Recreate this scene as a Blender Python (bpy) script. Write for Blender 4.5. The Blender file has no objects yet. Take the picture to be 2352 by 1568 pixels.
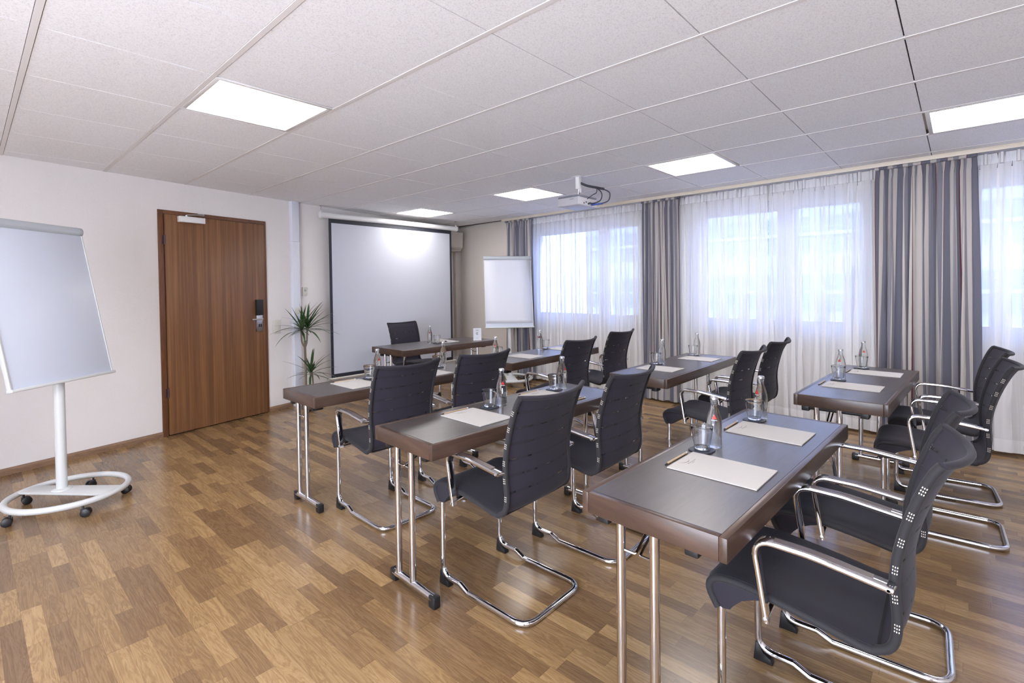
import bpy, bmesh, math, random
from mathutils import Matrix, Vector

random.seed(7)
PI = math.pi
scene = bpy.context.scene
col = scene.collection

# ------------------------------------------------------------------ camera
H = 1.36                 # eye height
CEIL = 2.4035
cam_data = bpy.data.cameras.new('camera')
cam = bpy.data.objects.new('camera', cam_data)
col.objects.link(cam)
cam_data.sensor_width = 36.0
cam_data.lens = 1138.65 / 2352 * 36.0
cam_data.shift_x = -(1183.74 - 1176) / 2352
cam_data.shift_y = (681.98 - 784) / 2352
cam_data.clip_start = 0.02
cam_data.clip_end = 300
yaw, pit, rol = 0.8384154591, -0.0189363999, -0.0126810989
_f = Vector((math.sin(yaw) * math.cos(pit), math.cos(yaw) * math.cos(pit), math.sin(pit)))
_r0 = Vector((math.cos(yaw), -math.sin(yaw), 0))
_u0 = _r0.cross(_f)
_r = _r0 * math.cos(rol) + _u0 * math.sin(rol)
_u = -_r0 * math.sin(rol) + _u0 * math.cos(rol)
cam.matrix_world = Matrix(((_r.x, _u.x, -_f.x, 0), (_r.y, _u.y, -_f.y, 0), (_r.z, _u.z, -_f.z, H), (0, 0, 0, 1)))
scene.camera = cam

# ------------------------------------------------------------------ view, world, sun, portals
scene.view_settings.view_transform = 'Standard'
scene.view_settings.look = 'None'
scene.view_settings.gamma = 1
scene.view_settings.use_curve_mapping = False
scene.view_settings.exposure = 0.52
PANEL_POWER = 13.0        # emission strength of the ceiling panels
SKY = 12.5
world = bpy.data.worlds.new('world')
scene.world = world
world.use_nodes = True
wn = world.node_tree
wn.nodes.clear()
w_out = wn.nodes.new('ShaderNodeOutputWorld')
w_bg = wn.nodes.new('ShaderNodeBackground')
w_tc = wn.nodes.new('ShaderNodeTexCoord')
w_sep = wn.nodes.new('ShaderNodeSeparateXYZ')
w_rmp = wn.nodes.new('ShaderNodeValToRGB')
wn.links.new(w_tc.outputs['Generated'], w_sep.inputs[0])
wn.links.new(w_sep.outputs[2], w_rmp.inputs[0])
wn.links.new(w_rmp.outputs[0], w_bg.inputs[0])
wn.links.new(w_bg.outputs[0], w_out.inputs[0])
w_rmp.color_ramp.elements[0].color = (0.80, 0.86, 1.0, 1)
w_rmp.color_ramp.elements[0].position = 0.0
w_rmp.color_ramp.elements[1].color = (0.72, 0.83, 1.0, 1)
w_rmp.color_ramp.elements[1].position = 0.9
w_bg.inputs[1].default_value = SKY

sun_data = bpy.data.lights.new('sun', 'SUN')
sun = bpy.data.objects.new('sun', sun_data)
col.objects.link(sun)
sun_data.energy = 110.0
sun_data.angle = 0.009
sun_data.color = (1.0, 0.95, 0.88)
_d = Vector((-1.0, 1.5, -1.9)).normalized()
sun.rotation_euler = _d.to_track_quat('-Z', 'Y').to_euler()
sun.location = (8, -3, 6)

WA, WB = 5.62, 0.035          # window wall: x = WA + WB*y
WTH = math.atan(WB)
def wwall(y, d=0.0):          # a point on the window wall's inner face, d metres outward
    return (WA + WB * y + d * math.cos(WTH), y - d * math.sin(WTH))
OPEN = [(3.0, 4.9), (0.62, 2.30), (-1.55, -0.02)]     # window openings along y
ZS, ZH = 0.88, 2.24
for (a, b) in OPEN:
    ld = bpy.data.lights.new('window_daylight', 'AREA')
    lo = bpy.data.objects.new('window_daylight', ld)
    col.objects.link(lo)
    ld.shape = 'RECTANGLE'
    ld.size = b - a
    ld.size_y = ZH - ZS
    ld.cycles.is_portal = True
    x, y = wwall((a + b) / 2, 0.30)
    lo.location = (x, y, (ZS + ZH) / 2)
    lo.rotation_euler = (PI / 2, 0, PI / 2 - WTH)

cy = scene.cycles
cy.use_denoising = True
cy.max_bounces = 10
cy.diffuse_bounces = 5
cy.glossy_bounces = 5
cy.transmission_bounces = 8
cy.transparent_max_bounces = 16
cy.sample_clamp_indirect = 6.0
cy.caustics_reflective = False
cy.caustics_refractive = False

# ------------------------------------------------------------------ node helpers
def s2l(c):
    return tuple(((v / 255) / 12.92 if v / 255 <= 0.04045 else ((v / 255 + 0.055) / 1.055) ** 2.4) for v in c) + (1,)

class N:
    """small wrapper to write node graphs as expressions"""
    def __init__(self, name):
        self.m = bpy.data.materials.new(name)
        self.m.use_nodes = True
        self.t = self.m.node_tree
        self.t.nodes.clear()
        self.out = self.t.nodes.new('ShaderNodeOutputMaterial')
    def node(self, typ, ins=None, **props):
        n = self.t.nodes.new(typ)
        for k, v in props.items():
            setattr(n, k, v)
        for k, v in (ins or {}).items():
            self.put(n.inputs[k], v)
        return n
    def put(self, sock, v):
        if hasattr(v, 'is_linked') or isinstance(v, bpy.types.NodeSocket):
            self.t.links.new(v, sock)
        else:
            sock.default_value = v
    def m_(self, op, a, b=0.0, c=None):
        n = self.t.nodes.new('ShaderNodeMath')
        n.operation = op
        self.put(n.inputs[0], a)
        self.put(n.inputs[1], b)
        if c is not None:
            self.put(n.inputs[2], c)
        return n.outputs[0]
    def coord(self, which='Object'):
        return self.node('ShaderNodeTexCoord').outputs[which]
    def xyz(self, v):
        n = self.node('ShaderNodeSeparateXYZ', {0: v})
        return n.outputs[0], n.outputs[1], n.outputs[2]
    def vec(self, x, y, z=0.0):
        return self.node('ShaderNodeCombineXYZ', {0: x, 1: y, 2: z}).outputs[0]
    def noise(self, v, scale=5.0, detail=3.0, rough=0.5, dist=0.0):
        n = self.node('ShaderNodeTexNoise', {'Vector': v, 'Scale': scale, 'Detail': detail, 'Roughness': rough, 'Distortion': dist})
        return n.outputs['Fac']
    def white(self, v):
        return self.node('ShaderNodeTexWhiteNoise', {'Vector': v}).outputs['Value']
    def ramp(self, f, stops):
        n = self.node('ShaderNodeValToRGB', {0: f})
        cr = n.color_ramp
        while len(cr.elements) < len(stops):
            cr.elements.new(0.5)
        for e, (p, c) in zip(cr.elements, stops):
            e.position = p
            e.color = c
        return n.outputs[0]
    def mix(self, f, a, b, blend='MIX'):
        n = self.node('ShaderNodeMix', data_type='RGBA', blend_type=blend)
        self.put(n.inputs[0], f)
        self.put(n.inputs[6], a)
        self.put(n.inputs[7], b)
        return n.outputs[2]
    def bump(self, h, strength=0.3, dist=0.01):
        return self.node('ShaderNodeBump', {'Height': h, 'Strength': strength, 'Distance': dist}).outputs[0]
    def bsdf(self, color, rough=0.5, metal=0.0, **kw):
        n = self.t.nodes.new('ShaderNodeBsdfPrincipled')
        self.put(n.inputs['Base Color'], color)
        self.put(n.inputs['Roughness'], rough)
        self.put(n.inputs['Metallic'], metal)
        for k, v in kw.items():
            self.put(n.inputs[k.replace('_', ' ')], v)
        return n.outputs[0]
    def finish(self, shader):
        self.t.links.new(shader, self.out.inputs[0])
        return self.m

def plain(name, rgb, rough=0.5, metal=0.0, grain=0.0, scale=60.0, **kw):
    n = N(name)
    c = s2l(rgb)
    if grain:
        f = n.noise(n.coord(), scale, 2.0)
        c = n.mix(f, tuple(v * (1 - grain) for v in c[:3]) + (1,), tuple(min(1, v * (1 + grain)) for v in c[:3]) + (1,))
    return n.finish(n.bsdf(c, rough, metal, **kw))

# ------------------------------------------------------------------ materials
def mat_floor():
    n = N('walnut_strip_laminate')
    x, y, z = n.xyz(n.coord())
    W = 0.0655
    cx = n.m_('DIVIDE', x, W)
    ci = n.m_('FLOOR', cx)
    fx = n.m_('FRACT', cx)
    r1 = n.white(n.vec(ci, 3.7))
    L = n.m_('ADD', 0.34, n.m_('MULTIPLY', n.white(n.vec(ci, 9.1)), 0.16))
    v = n.m_('DIVIDE', n.m_('ADD', y, n.m_('MULTIPLY', r1, 7.0)), L)
    vj = n.m_('ADD', v, n.m_('MULTIPLY', n.m_('SINE', n.m_('MULTIPLY', v, 1.7)), 0.25))
    vi = n.m_('FLOOR', vj)
    fv = n.m_('FRACT', vj)
    cell = n.white(n.vec(ci, vi, 2.0))
    cell2 = n.white(n.vec(vi, ci, 8.0))
    gv = n.vec(n.m_('ADD', n.m_('MULTIPLY', x, 26.0), n.m_('MULTIPLY', cell, 40.0)), n.m_('ADD', n.m_('MULTIPLY', y, 2.2), n.m_('MULTIPLY', cell2, 30.0)))
    g1 = n.noise(gv, 1.0, 5.0, 0.6, 1.2)
    gv2 = n.vec(n.m_('ADD', n.m_('MULTIPLY', x, 190.0), n.m_('MULTIPLY', cell, 90.0)), n.m_('MULTIPLY', y, 7.0))
    g2 = n.noise(gv2, 1.0, 3.0, 0.6, 0.4)
    wav = n.m_('FRACT', n.m_('MULTIPLY', g1, 7.0))
    wav = n.m_('ABSOLUTE', n.m_('SUBTRACT', wav, 0.5))
    base = n.ramp(cell, [(0.0, s2l((128, 102, 74))), (0.35, s2l((150, 121, 86))), (0.7, s2l((166, 136, 96))), (1.0, s2l((180, 149, 107)))])
    dark = n.mix(1.0, base, s2l((160, 140, 118)), 'MULTIPLY')
    f = n.m_('MULTIPLY', n.m_('ADD', n.m_('MULTIPLY', wav, 1.0), n.m_('MULTIPLY', g2, 0.6)), 0.75)
    c = n.mix(f, base, dark)
    ex = n.m_('LESS_THAN', n.m_('MINIMUM', fx, n.m_('SUBTRACT', 1.0, fx)), 0.010)
    ey = n.m_('LESS_THAN', n.m_('MINIMUM', fv, n.m_('SUBTRACT', 1.0, fv)), 0.0022)
    c = n.mix(n.m_('MULTIPLY', n.m_('MAXIMUM', ex, ey), 0.4), c, s2l((70, 48, 32)))
    rg = n.m_('ADD', 0.19, n.m_('MULTIPLY', n.noise(n.coord(), 2.0, 4.0), 0.12))
    return n.finish(n.bsdf(c, rg, 0.0, Normal=n.bump(g2, 0.05, 0.002), Specular_IOR_Level=0.6))

def mat_wall(name, rgb):
    n = N(name)
    c = n.coord()
    f = n.noise(c, 95.0, 4.0, 0.65)
    f2 = n.noise(c, 1.3, 3.0)
    base = n.mix(f2, s2l(tuple(v - 4 for v in rgb)), s2l(tuple(min(255, v + 4) for v in rgb)))
    return n.finish(n.bsdf(base, 0.85, 0.0, Normal=n.bump(f, 0.35, 0.006)))

def mat_tile():
    n = N('mineral_fibre_tile')
    c = n.coord()
    f = n.noise(c, 170.0, 2.0, 0.8)
    col_ = n.ramp(f, [(0.30, s2l((218, 217, 219))), (0.50, s2l((242, 243, 246))), (1.0, s2l((248, 249, 252)))])
    return n.finish(n.bsdf(col_, 0.9, 0.0, Normal=n.bump(f, 0.10, 0.003)))

def mat_wood(name, lo, hi, axis='x', rough=0.35, sc=1.0, figure=6.0, spec=0.5):
    """grain runs along axis"""
    n = N(name)
    x, y, z = n.xyz(n.coord())
    a, b, c = {'x': (x, y, z), 'y': (y, x, z), 'z': (z, x, y)}[axis]
    v = n.vec(n.m_('MULTIPLY', a, 1.6 * sc), n.m_('MULTIPLY', b, 14 * sc), n.m_('MULTIPLY', c, 14 * sc))
    g = n.noise(v, 1.0, 4.0, 0.6, 0.6)
    v2 = n.vec(n.m_('MULTIPLY', a, 5 * sc), n.m_('MULTIPLY', b, 160 * sc), n.m_('MULTIPLY', c, 160 * sc))
    g2 = n.noise(v2, 1.0, 3.0, 0.6)
    w = n.m_('ABSOLUTE', n.m_('SUBTRACT', n.m_('FRACT', n.m_('MULTIPLY', g, figure)), 0.5))
    f = n.m_('ADD', n.m_('MULTIPLY', w, 1.0), n.m_('MULTIPLY', g2, 0.5))
    return n.finish(n.bsdf(n.mix(f, s2l(lo), s2l(hi)), rough, 0.0, Normal=n.bump(g2, 0.04, 0.002), Specular_IOR_Level=spec))

def mat_door():
    n = N('sapele_veneer')
    x, y, z = n.xyz(n.coord())
    b1 = n.noise(n.vec(n.m_('MULTIPLY', x, 24), 0.0, n.m_('MULTIPLY', z, 0.35)), 1.0, 3.0, 0.7)
    b2 = n.noise(n.vec(n.m_('MULTIPLY', x, 210), 0.0, n.m_('MULTIPLY', z, 3.5)), 1.0, 3.0, 0.7, 0.5)
    b3 = n.noise(n.vec(n.m_('MULTIPLY', x, 70), 0.0, n.m_('MULTIPLY', z, 1.2)), 1.0, 2.0)
    f = n.m_('ADD', n.m_('MULTIPLY', b1, 0.65), n.m_('ADD', n.m_('MULTIPLY', b2, 0.25), n.m_('MULTIPLY', b3, 0.3)))
    c = n.ramp(f, [(0.36, s2l((86, 57, 38))), (0.55, s2l((112, 76, 50))), (0.75, s2l((138, 98, 64)))])
    return n.finish(n.bsdf(c, 0.38, 0.0))

def mat_fabric(name, rgb, bands=False):
    n = N(name)
    x, y, z = n.xyz(n.coord())
    f = n.noise(n.coord(), 900.0, 2.0)
    c = n.mix(f, s2l(tuple(v * 0.8 for v in rgb)), s2l(tuple(min(255, v * 1.2) for v in rgb)))
    kw = {}
    sh = None
    if bands:
        t = n.m_('DIVIDE', n.m_('SUBTRACT', z, 0.527), 0.0665)
        fr = n.m_('FRACT', t)
        rng = n.m_('MULTIPLY', n.m_('GREATER_THAN', t, -0.2), n.m_('LESS_THAN', t, 5.4))
        band = n.m_('MULTIPLY', n.m_('LESS_THAN', fr, 0.20), rng)
        c = n.mix(n.m_('MULTIPLY', band, 0.5), c, s2l((14, 13, 18)))
        patch = n.noise(n.vec(n.m_('MULTIPLY', x, 13.0), n.m_('FLOOR', n.m_('ADD', t, 0.5)), 0.0), 1.0, 2.0)
        patch = n.m_('MULTIPLY', n.m_('SUBTRACT', patch, 0.50), 6.0)
        patch = n.node('ShaderNodeClamp', {0: patch}).outputs[0]
        core = n.m_('LESS_THAN', n.m_('ABSOLUTE', n.m_('SUBTRACT', fr, 0.10)), 0.05)
        alpha = n.m_('MULTIPLY', n.m_('MULTIPLY', core, rng), n.m_('MULTIPLY', patch, 0.8))
        b = n.bsdf(c, 0.85, 0.0, Sheen_Weight=0.06, Sheen_Roughness=0.4)
        tr = n.node('ShaderNodeBsdfTransparent').outputs[0]
        sh = n.node('ShaderNodeMixShader', {0: alpha, 1: b, 2: tr}).outputs[0]
    else:
        sh = n.bsdf(c, 0.85, 0.0, Sheen_Weight=0.06, Sheen_Roughness=0.4)
    return n.finish(sh)

def mat_rim():
    """fabric sleeve of the side tube: 3 x 3 dots at each band, painted pale as light through punched holes, by uv (metres along, angle)"""
    n = N('sleeve_painted_light_dots')
    u, v, _ = n.xyz(n.coord('UV'))
    t = n.m_('DIVIDE', n.m_('SUBTRACT', u, 0.588), 0.072)
    fr = n.m_('FRACT', t)
    du = n.m_('DIVIDE', fr, 0.115)
    inr = n.m_('MULTIPLY', n.m_('LESS_THAN', du, 3.0), n.m_('MULTIPLY', n.m_('GREATER_THAN', t, 0.0), n.m_('LESS_THAN', t, 6.0)))
    vv = n.m_('DIVIDE', n.m_('SUBTRACT', v, 0.40), 0.066)
    inv = n.m_('MULTIPLY', n.m_('GREATER_THAN', vv, 0.0), n.m_('LESS_THAN', vv, 3.0))
    a = n.m_('SUBTRACT', n.m_('FRACT', du), 0.5)
    b = n.m_('SUBTRACT', n.m_('FRACT', vv), 0.5)
    r = n.m_('SQRT', n.m_('ADD', n.m_('MULTIPLY', a, a), n.m_('MULTIPLY', b, b)))
    dot = n.m_('MULTIPLY', n.m_('LESS_THAN', r, 0.27), n.m_('MULTIPLY', inr, inv))
    c = n.mix(dot, s2l((26, 24, 28)), s2l((205, 196, 184)))  # pale dot colour stands for light showing through the sleeve's holes
    return n.finish(n.bsdf(c, 0.8, 0.0, Sheen_Weight=0.05))

def mat_sheer():
    n = N('white_voile')
    u, v, _ = n.xyz(n.coord('UV'))
    head = n.m_('GREATER_THAN', v, 2.285)
    hem = n.m_('LESS_THAN', v, 0.13)
    weave = n.noise(n.vec(n.m_('MULTIPLY', u, 55.0), n.m_('MULTIPLY', v, 1.5)), 1.0, 2.0)
    op = n.m_('ADD', 0.60, n.m_('MULTIPLY', weave, 0.22))
    op = n.m_('ADD', op, n.m_('MULTIPLY', head, 0.22))
    op = n.m_('ADD', op, n.m_('MULTIPLY', hem, 0.14))
    dif = n.node('ShaderNodeBsdfDiffuse', {'Color': (0.95, 0.94, 0.94, 1)}).outputs[0]
    trl = n.node('ShaderNodeBsdfTranslucent', {'Color': (0.93, 0.94, 0.97, 1)}).outputs[0]
    cloth = n.node('ShaderNodeMixShader', {0: 0.42, 1: dif, 2: trl}).outputs[0]
    tr = n.node('ShaderNodeBsdfTransparent').outputs[0]
    return n.finish(n.node('ShaderNodeMixShader', {0: op, 1: tr, 2: cloth}).outputs[0])

def mat_drape():
    n = N('striped_drape_cloth')
    u, v, _ = n.xyz(n.coord('UV'))
    fr = n.m_('FRACT', n.m_('DIVIDE', u, 0.34))
    g1, g2, cr, bu = s2l((92, 92, 106)), s2l((122, 120, 131)), s2l((180, 174, 170)), s2l((84, 28, 42))
    n_ = n.node('ShaderNodeValToRGB', {0: fr})
    n_.color_ramp.interpolation = 'CONSTANT'
    stops = [(0.0, g1), (0.20, bu), (0.214, cr), (0.38, g2), (0.50, cr), (0.62, bu), (0.634, g1), (0.78, g2), (0.86, cr)]
    e = n_.color_ramp.elements
    while len(e) < len(stops):
        e.new(0.5)
    for el, (p, c) in zip(e, stops):
        el.position = p
        el.color = c
    w = n.noise(n.vec(n.m_('MULTIPLY', u, 900.0), n.m_('MULTIPLY', v, 900.0)), 1.0, 1.0)
    c = n.mix(n.m_('MULTIPLY', w, 0.15), n_.outputs[0], (0.25, 0.25, 0.27, 1))
    b = n.bsdf(c, 0.8, 0.0, Sheen_Weight=0.15)
    trl = n.node('ShaderNodeBsdfTranslucent', {'Color': c}).outputs[0]
    return n.finish(n.node('ShaderNodeMixShader', {0: 0.10, 1: b, 2: trl}).outputs[0])

def mat_emit(name, rgb, s):
    n = N(name)
    e = n.node('ShaderNodeEmission', {'Color': rgb, 'Strength': s}).outputs[0]
    return n.finish(e)

def mat_glass(name, ior, tint=(1, 1, 1, 1)):
    n = N(name)
    return n.finish(n.bsdf(tint, 0.0, 0.0, IOR=ior, Transmission_Weight=1.0))

def mat_bottle():
    n = N('bottle_glass_and_water')
    g = n.bsdf((0.97, 0.99, 0.99, 1), 0.0, 0.0, IOR=1.33, Transmission_Weight=1.0)
    tr = n.node('ShaderNodeBsdfTransparent', {'Color': (0.95, 0.97, 0.97, 1)}).outputs[0]
    return n.finish(n.node('ShaderNodeMixShader', {0: 0.72, 1: tr, 2: g}).outputs[0])

def mat_pane():
    n = N('window_glass')
    tr = n.node('ShaderNodeBsdfTransparent', {'Color': (0.49, 0.58, 0.79, 1)}).outputs[0]
    gl = n.node('ShaderNodeBsdfGlossy', {'Roughness': 0.02}).outputs[0]
    fr = n.node('ShaderNodeFresnel', {'IOR': 1.45}).outputs[0]
    return n.finish(n.node('ShaderNodeMixShader', {0: fr, 1: tr, 2: gl}).outputs[0])

M = {}
M['floor'] = mat_floor()
M['wall'] = mat_wall('rough_plaster', (222, 217, 214))
M['wall_beige'] = mat_wall('beige_plaster', (222, 212, 202))
M['tile'] = mat_tile()
M['tbar'] = plain('grid_bar_enamel', (226, 223, 222), 0.5)
M['void'] = plain('ceiling_void_dark', (60, 52, 50), 0.9)
M['baseboard'] = mat_wood('walnut_skirting', (112, 86, 66), (142, 112, 88), 'x', 0.45)
M['door'] = mat_door()
M['frame'] = mat_wood('stained_frame_wood', (86, 52, 34), (118, 76, 48), 'z', 0.4)
M['top'] = mat_wood('wenge_laminate', (54, 48, 48), (72, 64, 63), 'x', 0.32, 0.8, spec=0.9)
M['edge'] = mat_wood('walnut_edge_band', (50, 37, 32), (84, 64, 53), 'x', 0.32, 1.0, figure=3.0)
M['chrome'] = plain('polished_chrome', (214, 214, 218), 0.07, 1.0)
M['satin'] = plain('satin_metal', (190, 190, 192), 0.28, 1.0)
M['black'] = plain('black_plastic', (22, 22, 24), 0.45)
M['fabric'] = mat_fabric('seat_cloth', (28, 24, 34))
M['back'] = mat_fabric('back_cloth', (31, 27, 40), True)
M['rim'] = mat_rim()
M['armpad'] = plain('brown_arm_inlay', (74, 62, 60), 0.35)
M['sheer'] = mat_sheer()
M['drape'] = mat_drape()
M['white'] = plain('white_lacquer', (222, 221, 220), 0.4)
M['offwhite'] = plain('offwhite_plastic', (206, 202, 192), 0.45)
M['rail'] = plain('cream_curtain_rail', (208, 198, 182), 0.45)
M['duct'] = plain('white_trunking', (214, 216, 226), 0.4)
M['board'] = plain('whiteboard_enamel', (200, 206, 220), 0.30, Specular_IOR_Level=0.4)
M['paper'] = plain('flipchart_paper', (208, 210, 219), 0.7)
M['pad'] = plain('cream_note_paper', (182, 178, 175), 0.8)
M['ink'] = plain('grey_print', (110, 98, 104), 0.8)
M['lacquer'] = plain('grey_white_powder_coat', (198, 200, 200), 0.35)
M['clamp'] = plain('grey_clamp_plastic', (176, 182, 188), 0.3)
M['screen'] = plain('screen_cloth', (190, 192, 202), 0.75)
M['navy'] = plain('screen_black_border', (36, 38, 48), 0.6)
M['slate'] = plain('slate_stone', (46, 49, 60), 0.5, grain=0.3, scale=90)
M['pencil'] = plain('raw_wood_pencil', (186, 160, 128), 0.5, grain=0.15)
M['graphite'] = plain('graphite_tip', (40, 36, 38), 0.4)
M['eraser'] = plain('white_pencil_cap', (220, 220, 226), 0.5)
M['bottle'] = mat_bottle()
M['tumbler'] = mat_glass('tumbler_glass', 1.46, (0.98, 0.99, 1, 1))
M['pane'] = mat_pane()
M['red'] = plain('red_print', (176, 34, 30), 0.5)
M['leaf'] = plain('dracaena_leaf', (56, 84, 46), 0.4, grain=0.35, scale=14)
M['stem'] = plain('dracaena_stem', (112, 100, 84), 0.8, grain=0.25, scale=60)
M['pot'] = plain('grey_plant_pot', (92, 90, 90), 0.5)
M['soil'] = plain('potting_soil', (48, 38, 30), 0.95, grain=0.4)
M['hinge'] = plain('bronze_hinge', (62, 42, 48), 0.4)
M['ac'] = plain('air_conditioner_shell', (214, 211, 206), 0.4)
M['proj'] = plain('projector_shell', (178, 176, 182), 0.4)
M['projdark'] = plain('projector_lid', (120, 121, 134), 0.4)
M['cable'] = plain('black_cable', (38, 38, 48), 0.5)
M['blue'] = plain('blue_plug', (40, 70, 150), 0.4)
M['wframe'] = plain('window_frame_white', (200, 202, 210), 0.4)
M['panel'] = mat_emit('led_diffuser', (1.0, 0.965, 0.94, 1), PANEL_POWER)
M['facade'] = plain('pale_facade', (150, 152, 158), 0.8)
M['farglass'] = plain('far_window_glass', (92, 102, 124), 0.3)
M['street'] = plain('street_paving', (140, 140, 140), 0.9)

# ------------------------------------------------------------------ mesh helpers
class MB:
    def __init__(self, mtx=None):
        self.bm = bmesh.new()
        self.uv = self.bm.loops.layers.uv.new('UVMap')
        self.mtx = mtx
    def _place(self, vs, mtx):
        if mtx is not None:
            for v in vs:
                v.co = mtx @ v.co
    def box(self, x0, x1, y0, y1, z0, z1, bevel=0.0, seg=2, mtx=None):
        r = bmesh.ops.create_cube(self.bm, size=1.0)
        vs = r['verts']
        for v in vs:
            v.co = Vector(((x0 + x1) / 2 + v.co.x * (x1 - x0), (y0 + y1) / 2 + v.co.y * (y1 - y0), (z0 + z1) / 2 + v.co.z * (z1 - z0)))
        if bevel:
            es = list({e for v in vs for e in v.link_edges})
            b = bmesh.ops.bevel(self.bm, geom=es, offset=bevel, segments=seg, profile=0.5, affect='EDGES')
            vs = list({v for f in b['faces'] for v in f.verts} | {v for v in vs if v.is_valid})
        self._place(vs, mtx)
        return self
    def tube(self, pts, r, n=12, closed=False, cap=True, radii=None, squash=None):
        """swept tube; uv = (length in metres, angle 0..1)"""
        P = [Vector(p) for p in pts]
        m = len(P)
        rings = []
        T = []
        for i in range(m):
            if closed:
                t = P[(i + 1) % m] - P[i - 1]
            else:
                t = P[min(i + 1, m - 1)] - P[max(i - 1, 0)]
            T.append(t.normalized())
        ref = Vector((1, 0, 0)) if abs(T[0].x) < 0.8 else Vector((0, 0, 1))
        nrm = (ref - T[0] * ref.dot(T[0])).normalized()
        Ls = [0.0]
        for i in range(1, m):
            Ls.append(Ls[-1] + (P[i] - P[i - 1]).length)
        for i in range(m):
            if i:
                nrm = (nrm - T[i] * nrm.dot(T[i])).normalized()
            bi = T[i].cross(nrm)
            rr = radii[i] if radii else r
            ring = []
            for k in range(n):
                a = 2 * PI * k / n
                ring.append(self.bm.verts.new(P[i] + nrm * math.cos(a) * rr + bi * math.sin(a) * rr * (squash or 1)))
            rings.append(ring)
        cnt = m if closed else m - 1
        for i in range(cnt):
            A, B = rings[i], rings[(i + 1) % m]
            for k in range(n):
                f = self.bm.faces.new((A[k], A[(k + 1) % n], B[(k + 1) % n], B[k]))
                for l, (uu, vv) in zip(f.loops, ((Ls[i], k / n), (Ls[i], (k + 1) / n), (Ls[min(i + 1, m - 1)], (k + 1) / n), (Ls[min(i + 1, m - 1)], k / n))):
                    l[self.uv].uv = (uu, vv)
        if cap and not closed:
            self.bm.faces.new(list(reversed(rings[0])))
            self.bm.faces.new(rings[-1])
        return self
    def lathe(self, prof, n=24, c=(0, 0), mtx=None, cap_bottom=True, cap_top=True):
        rings = []
        allv = []
        for (r, z) in prof:
            if r < 1e-6:
                v = self.bm.verts.new((c[0], c[1], z))
                rings.append([v])
                allv.append(v)
            else:
                ring = [self.bm.verts.new((c[0] + r * math.cos(2 * PI * k / n), c[1] + r * math.sin(2 * PI * k / n), z)) for k in range(n)]
                rings.append(ring)
                allv += ring
        for A, B in zip(rings, rings[1:]):
            for k in range(n):
                k2 = (k + 1) % n
                if len(A) == 1 and len(B) == 1:
                    continue
                if len(A) == 1:
                    self.bm.faces.new((A[0], B[k2], B[k]))
                elif len(B) == 1:
                    self.bm.faces.new((A[k], A[k2], B[0]))
                else:
                    self.bm.faces.new((A[k], A[k2], B[k2], B[k]))
        if cap_bottom and len(rings[0]) > 1:
            self.bm.faces.new(list(reversed(rings[0])))
        if cap_top and len(rings[-1]) > 1:
            self.bm.faces.new(rings[-1])
        self._place(allv, mtx)
        return self
    def prism(self, poly, z0, z1, mtx=None, bevel=0.0):
        A = [self.bm.verts.new((x, y, z0)) for x, y in poly]
        B = [self.bm.verts.new((x, y, z1)) for x, y in poly]
        n = len(poly)
        fs = [self.bm.faces.new(list(reversed(A))), self.bm.faces.new(B)]
        for k in range(n):
            fs.append(self.bm.faces.new((A[k], A[(k + 1) % n], B[(k + 1) % n], B[k])))
        vs = A + B
        if bevel:
            es = list({e for f in fs for e in f.edges})
            b = bmesh.ops.bevel(self.bm, geom=es, offset=bevel, segments=2, profile=0.5, affect='EDGES')
            vs = list({v for f in b['faces'] for v in f.verts} | {v for v in vs if v.is_valid})
        self._place(vs, mtx)
        return self
    def grid(self, fn, nu, nv, uvf=None, flip=False):
        V = [[self.bm.verts.new(fn(i / nu, j / nv)) for j in range(nv + 1)] for i in range(nu + 1)]
        for i in range(nu):
            for j in range(nv):
                q = [(i, j), (i + 1, j), (i + 1, j + 1), (i, j + 1)]
                if flip:
                    q.reverse()
                f = self.bm.faces.new([V[a][b] for a, b in q])
                if uvf:
                    for l, (a, b) in zip(f.loops, q):
                        l[self.uv].uv = uvf(a / nu, b / nv)
        return V
    def build(self, name, mat, parent=None, smooth=35, normals=True):
        if normals:
            bmesh.ops.recalc_face_normals(self.bm, faces=self.bm.faces)
        if self.mtx is not None:
            self.bm.transform(self.mtx)
        me = bpy.data.meshes.new(name)
        self.bm.to_mesh(me)
        self.bm.free()
        me.materials.append(mat)
        if smooth:
            for p in me.polygons:
                p.use_smooth = True
            me.set_sharp_from_angle(angle=math.radians(smooth))
        o = bpy.data.objects.new(name, me)
        col.objects.link(o)
        if parent is not None:
            o.parent = parent
        return o

def thing(name, label, cat, loc=(0, 0, 0), rz=0.0, group=None):
    o = bpy.data.objects.new(name, None)
    o.empty_display_size = 0.1
    col.objects.link(o)
    o.location = loc
    o.rotation_euler = (0, 0, rz)
    o['label'] = label
    o['category'] = cat
    if group:
        o['group'] = group
    return o

def tag(o, label, cat, group=None, kind=None):
    o['label'] = label
    o['category'] = cat
    if group:
        o['group'] = group
    if kind:
        o['kind'] = kind
    return o

def struct(o, label=None, kind='structure'):
    o['kind'] = kind
    if label:
        o['label'] = label
    return o

def copy_tree(o, parent=None):
    c = o.copy()
    col.objects.link(c)
    if parent is not None:
        c.parent = parent
    for ch in list(o.children):
        copy_tree(ch, c)
    return c

def put(proto, used, loc, rz, label, group=None):
    """first use moves the prototype itself, later uses copy it with its parts"""
    o = proto if not used[0] else copy_tree(proto)
    used[0] = True
    o.location = loc
    o.rotation_euler = (0, 0, rz)
    o['label'] = label
    if group:
        o['group'] = group
    return o

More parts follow.
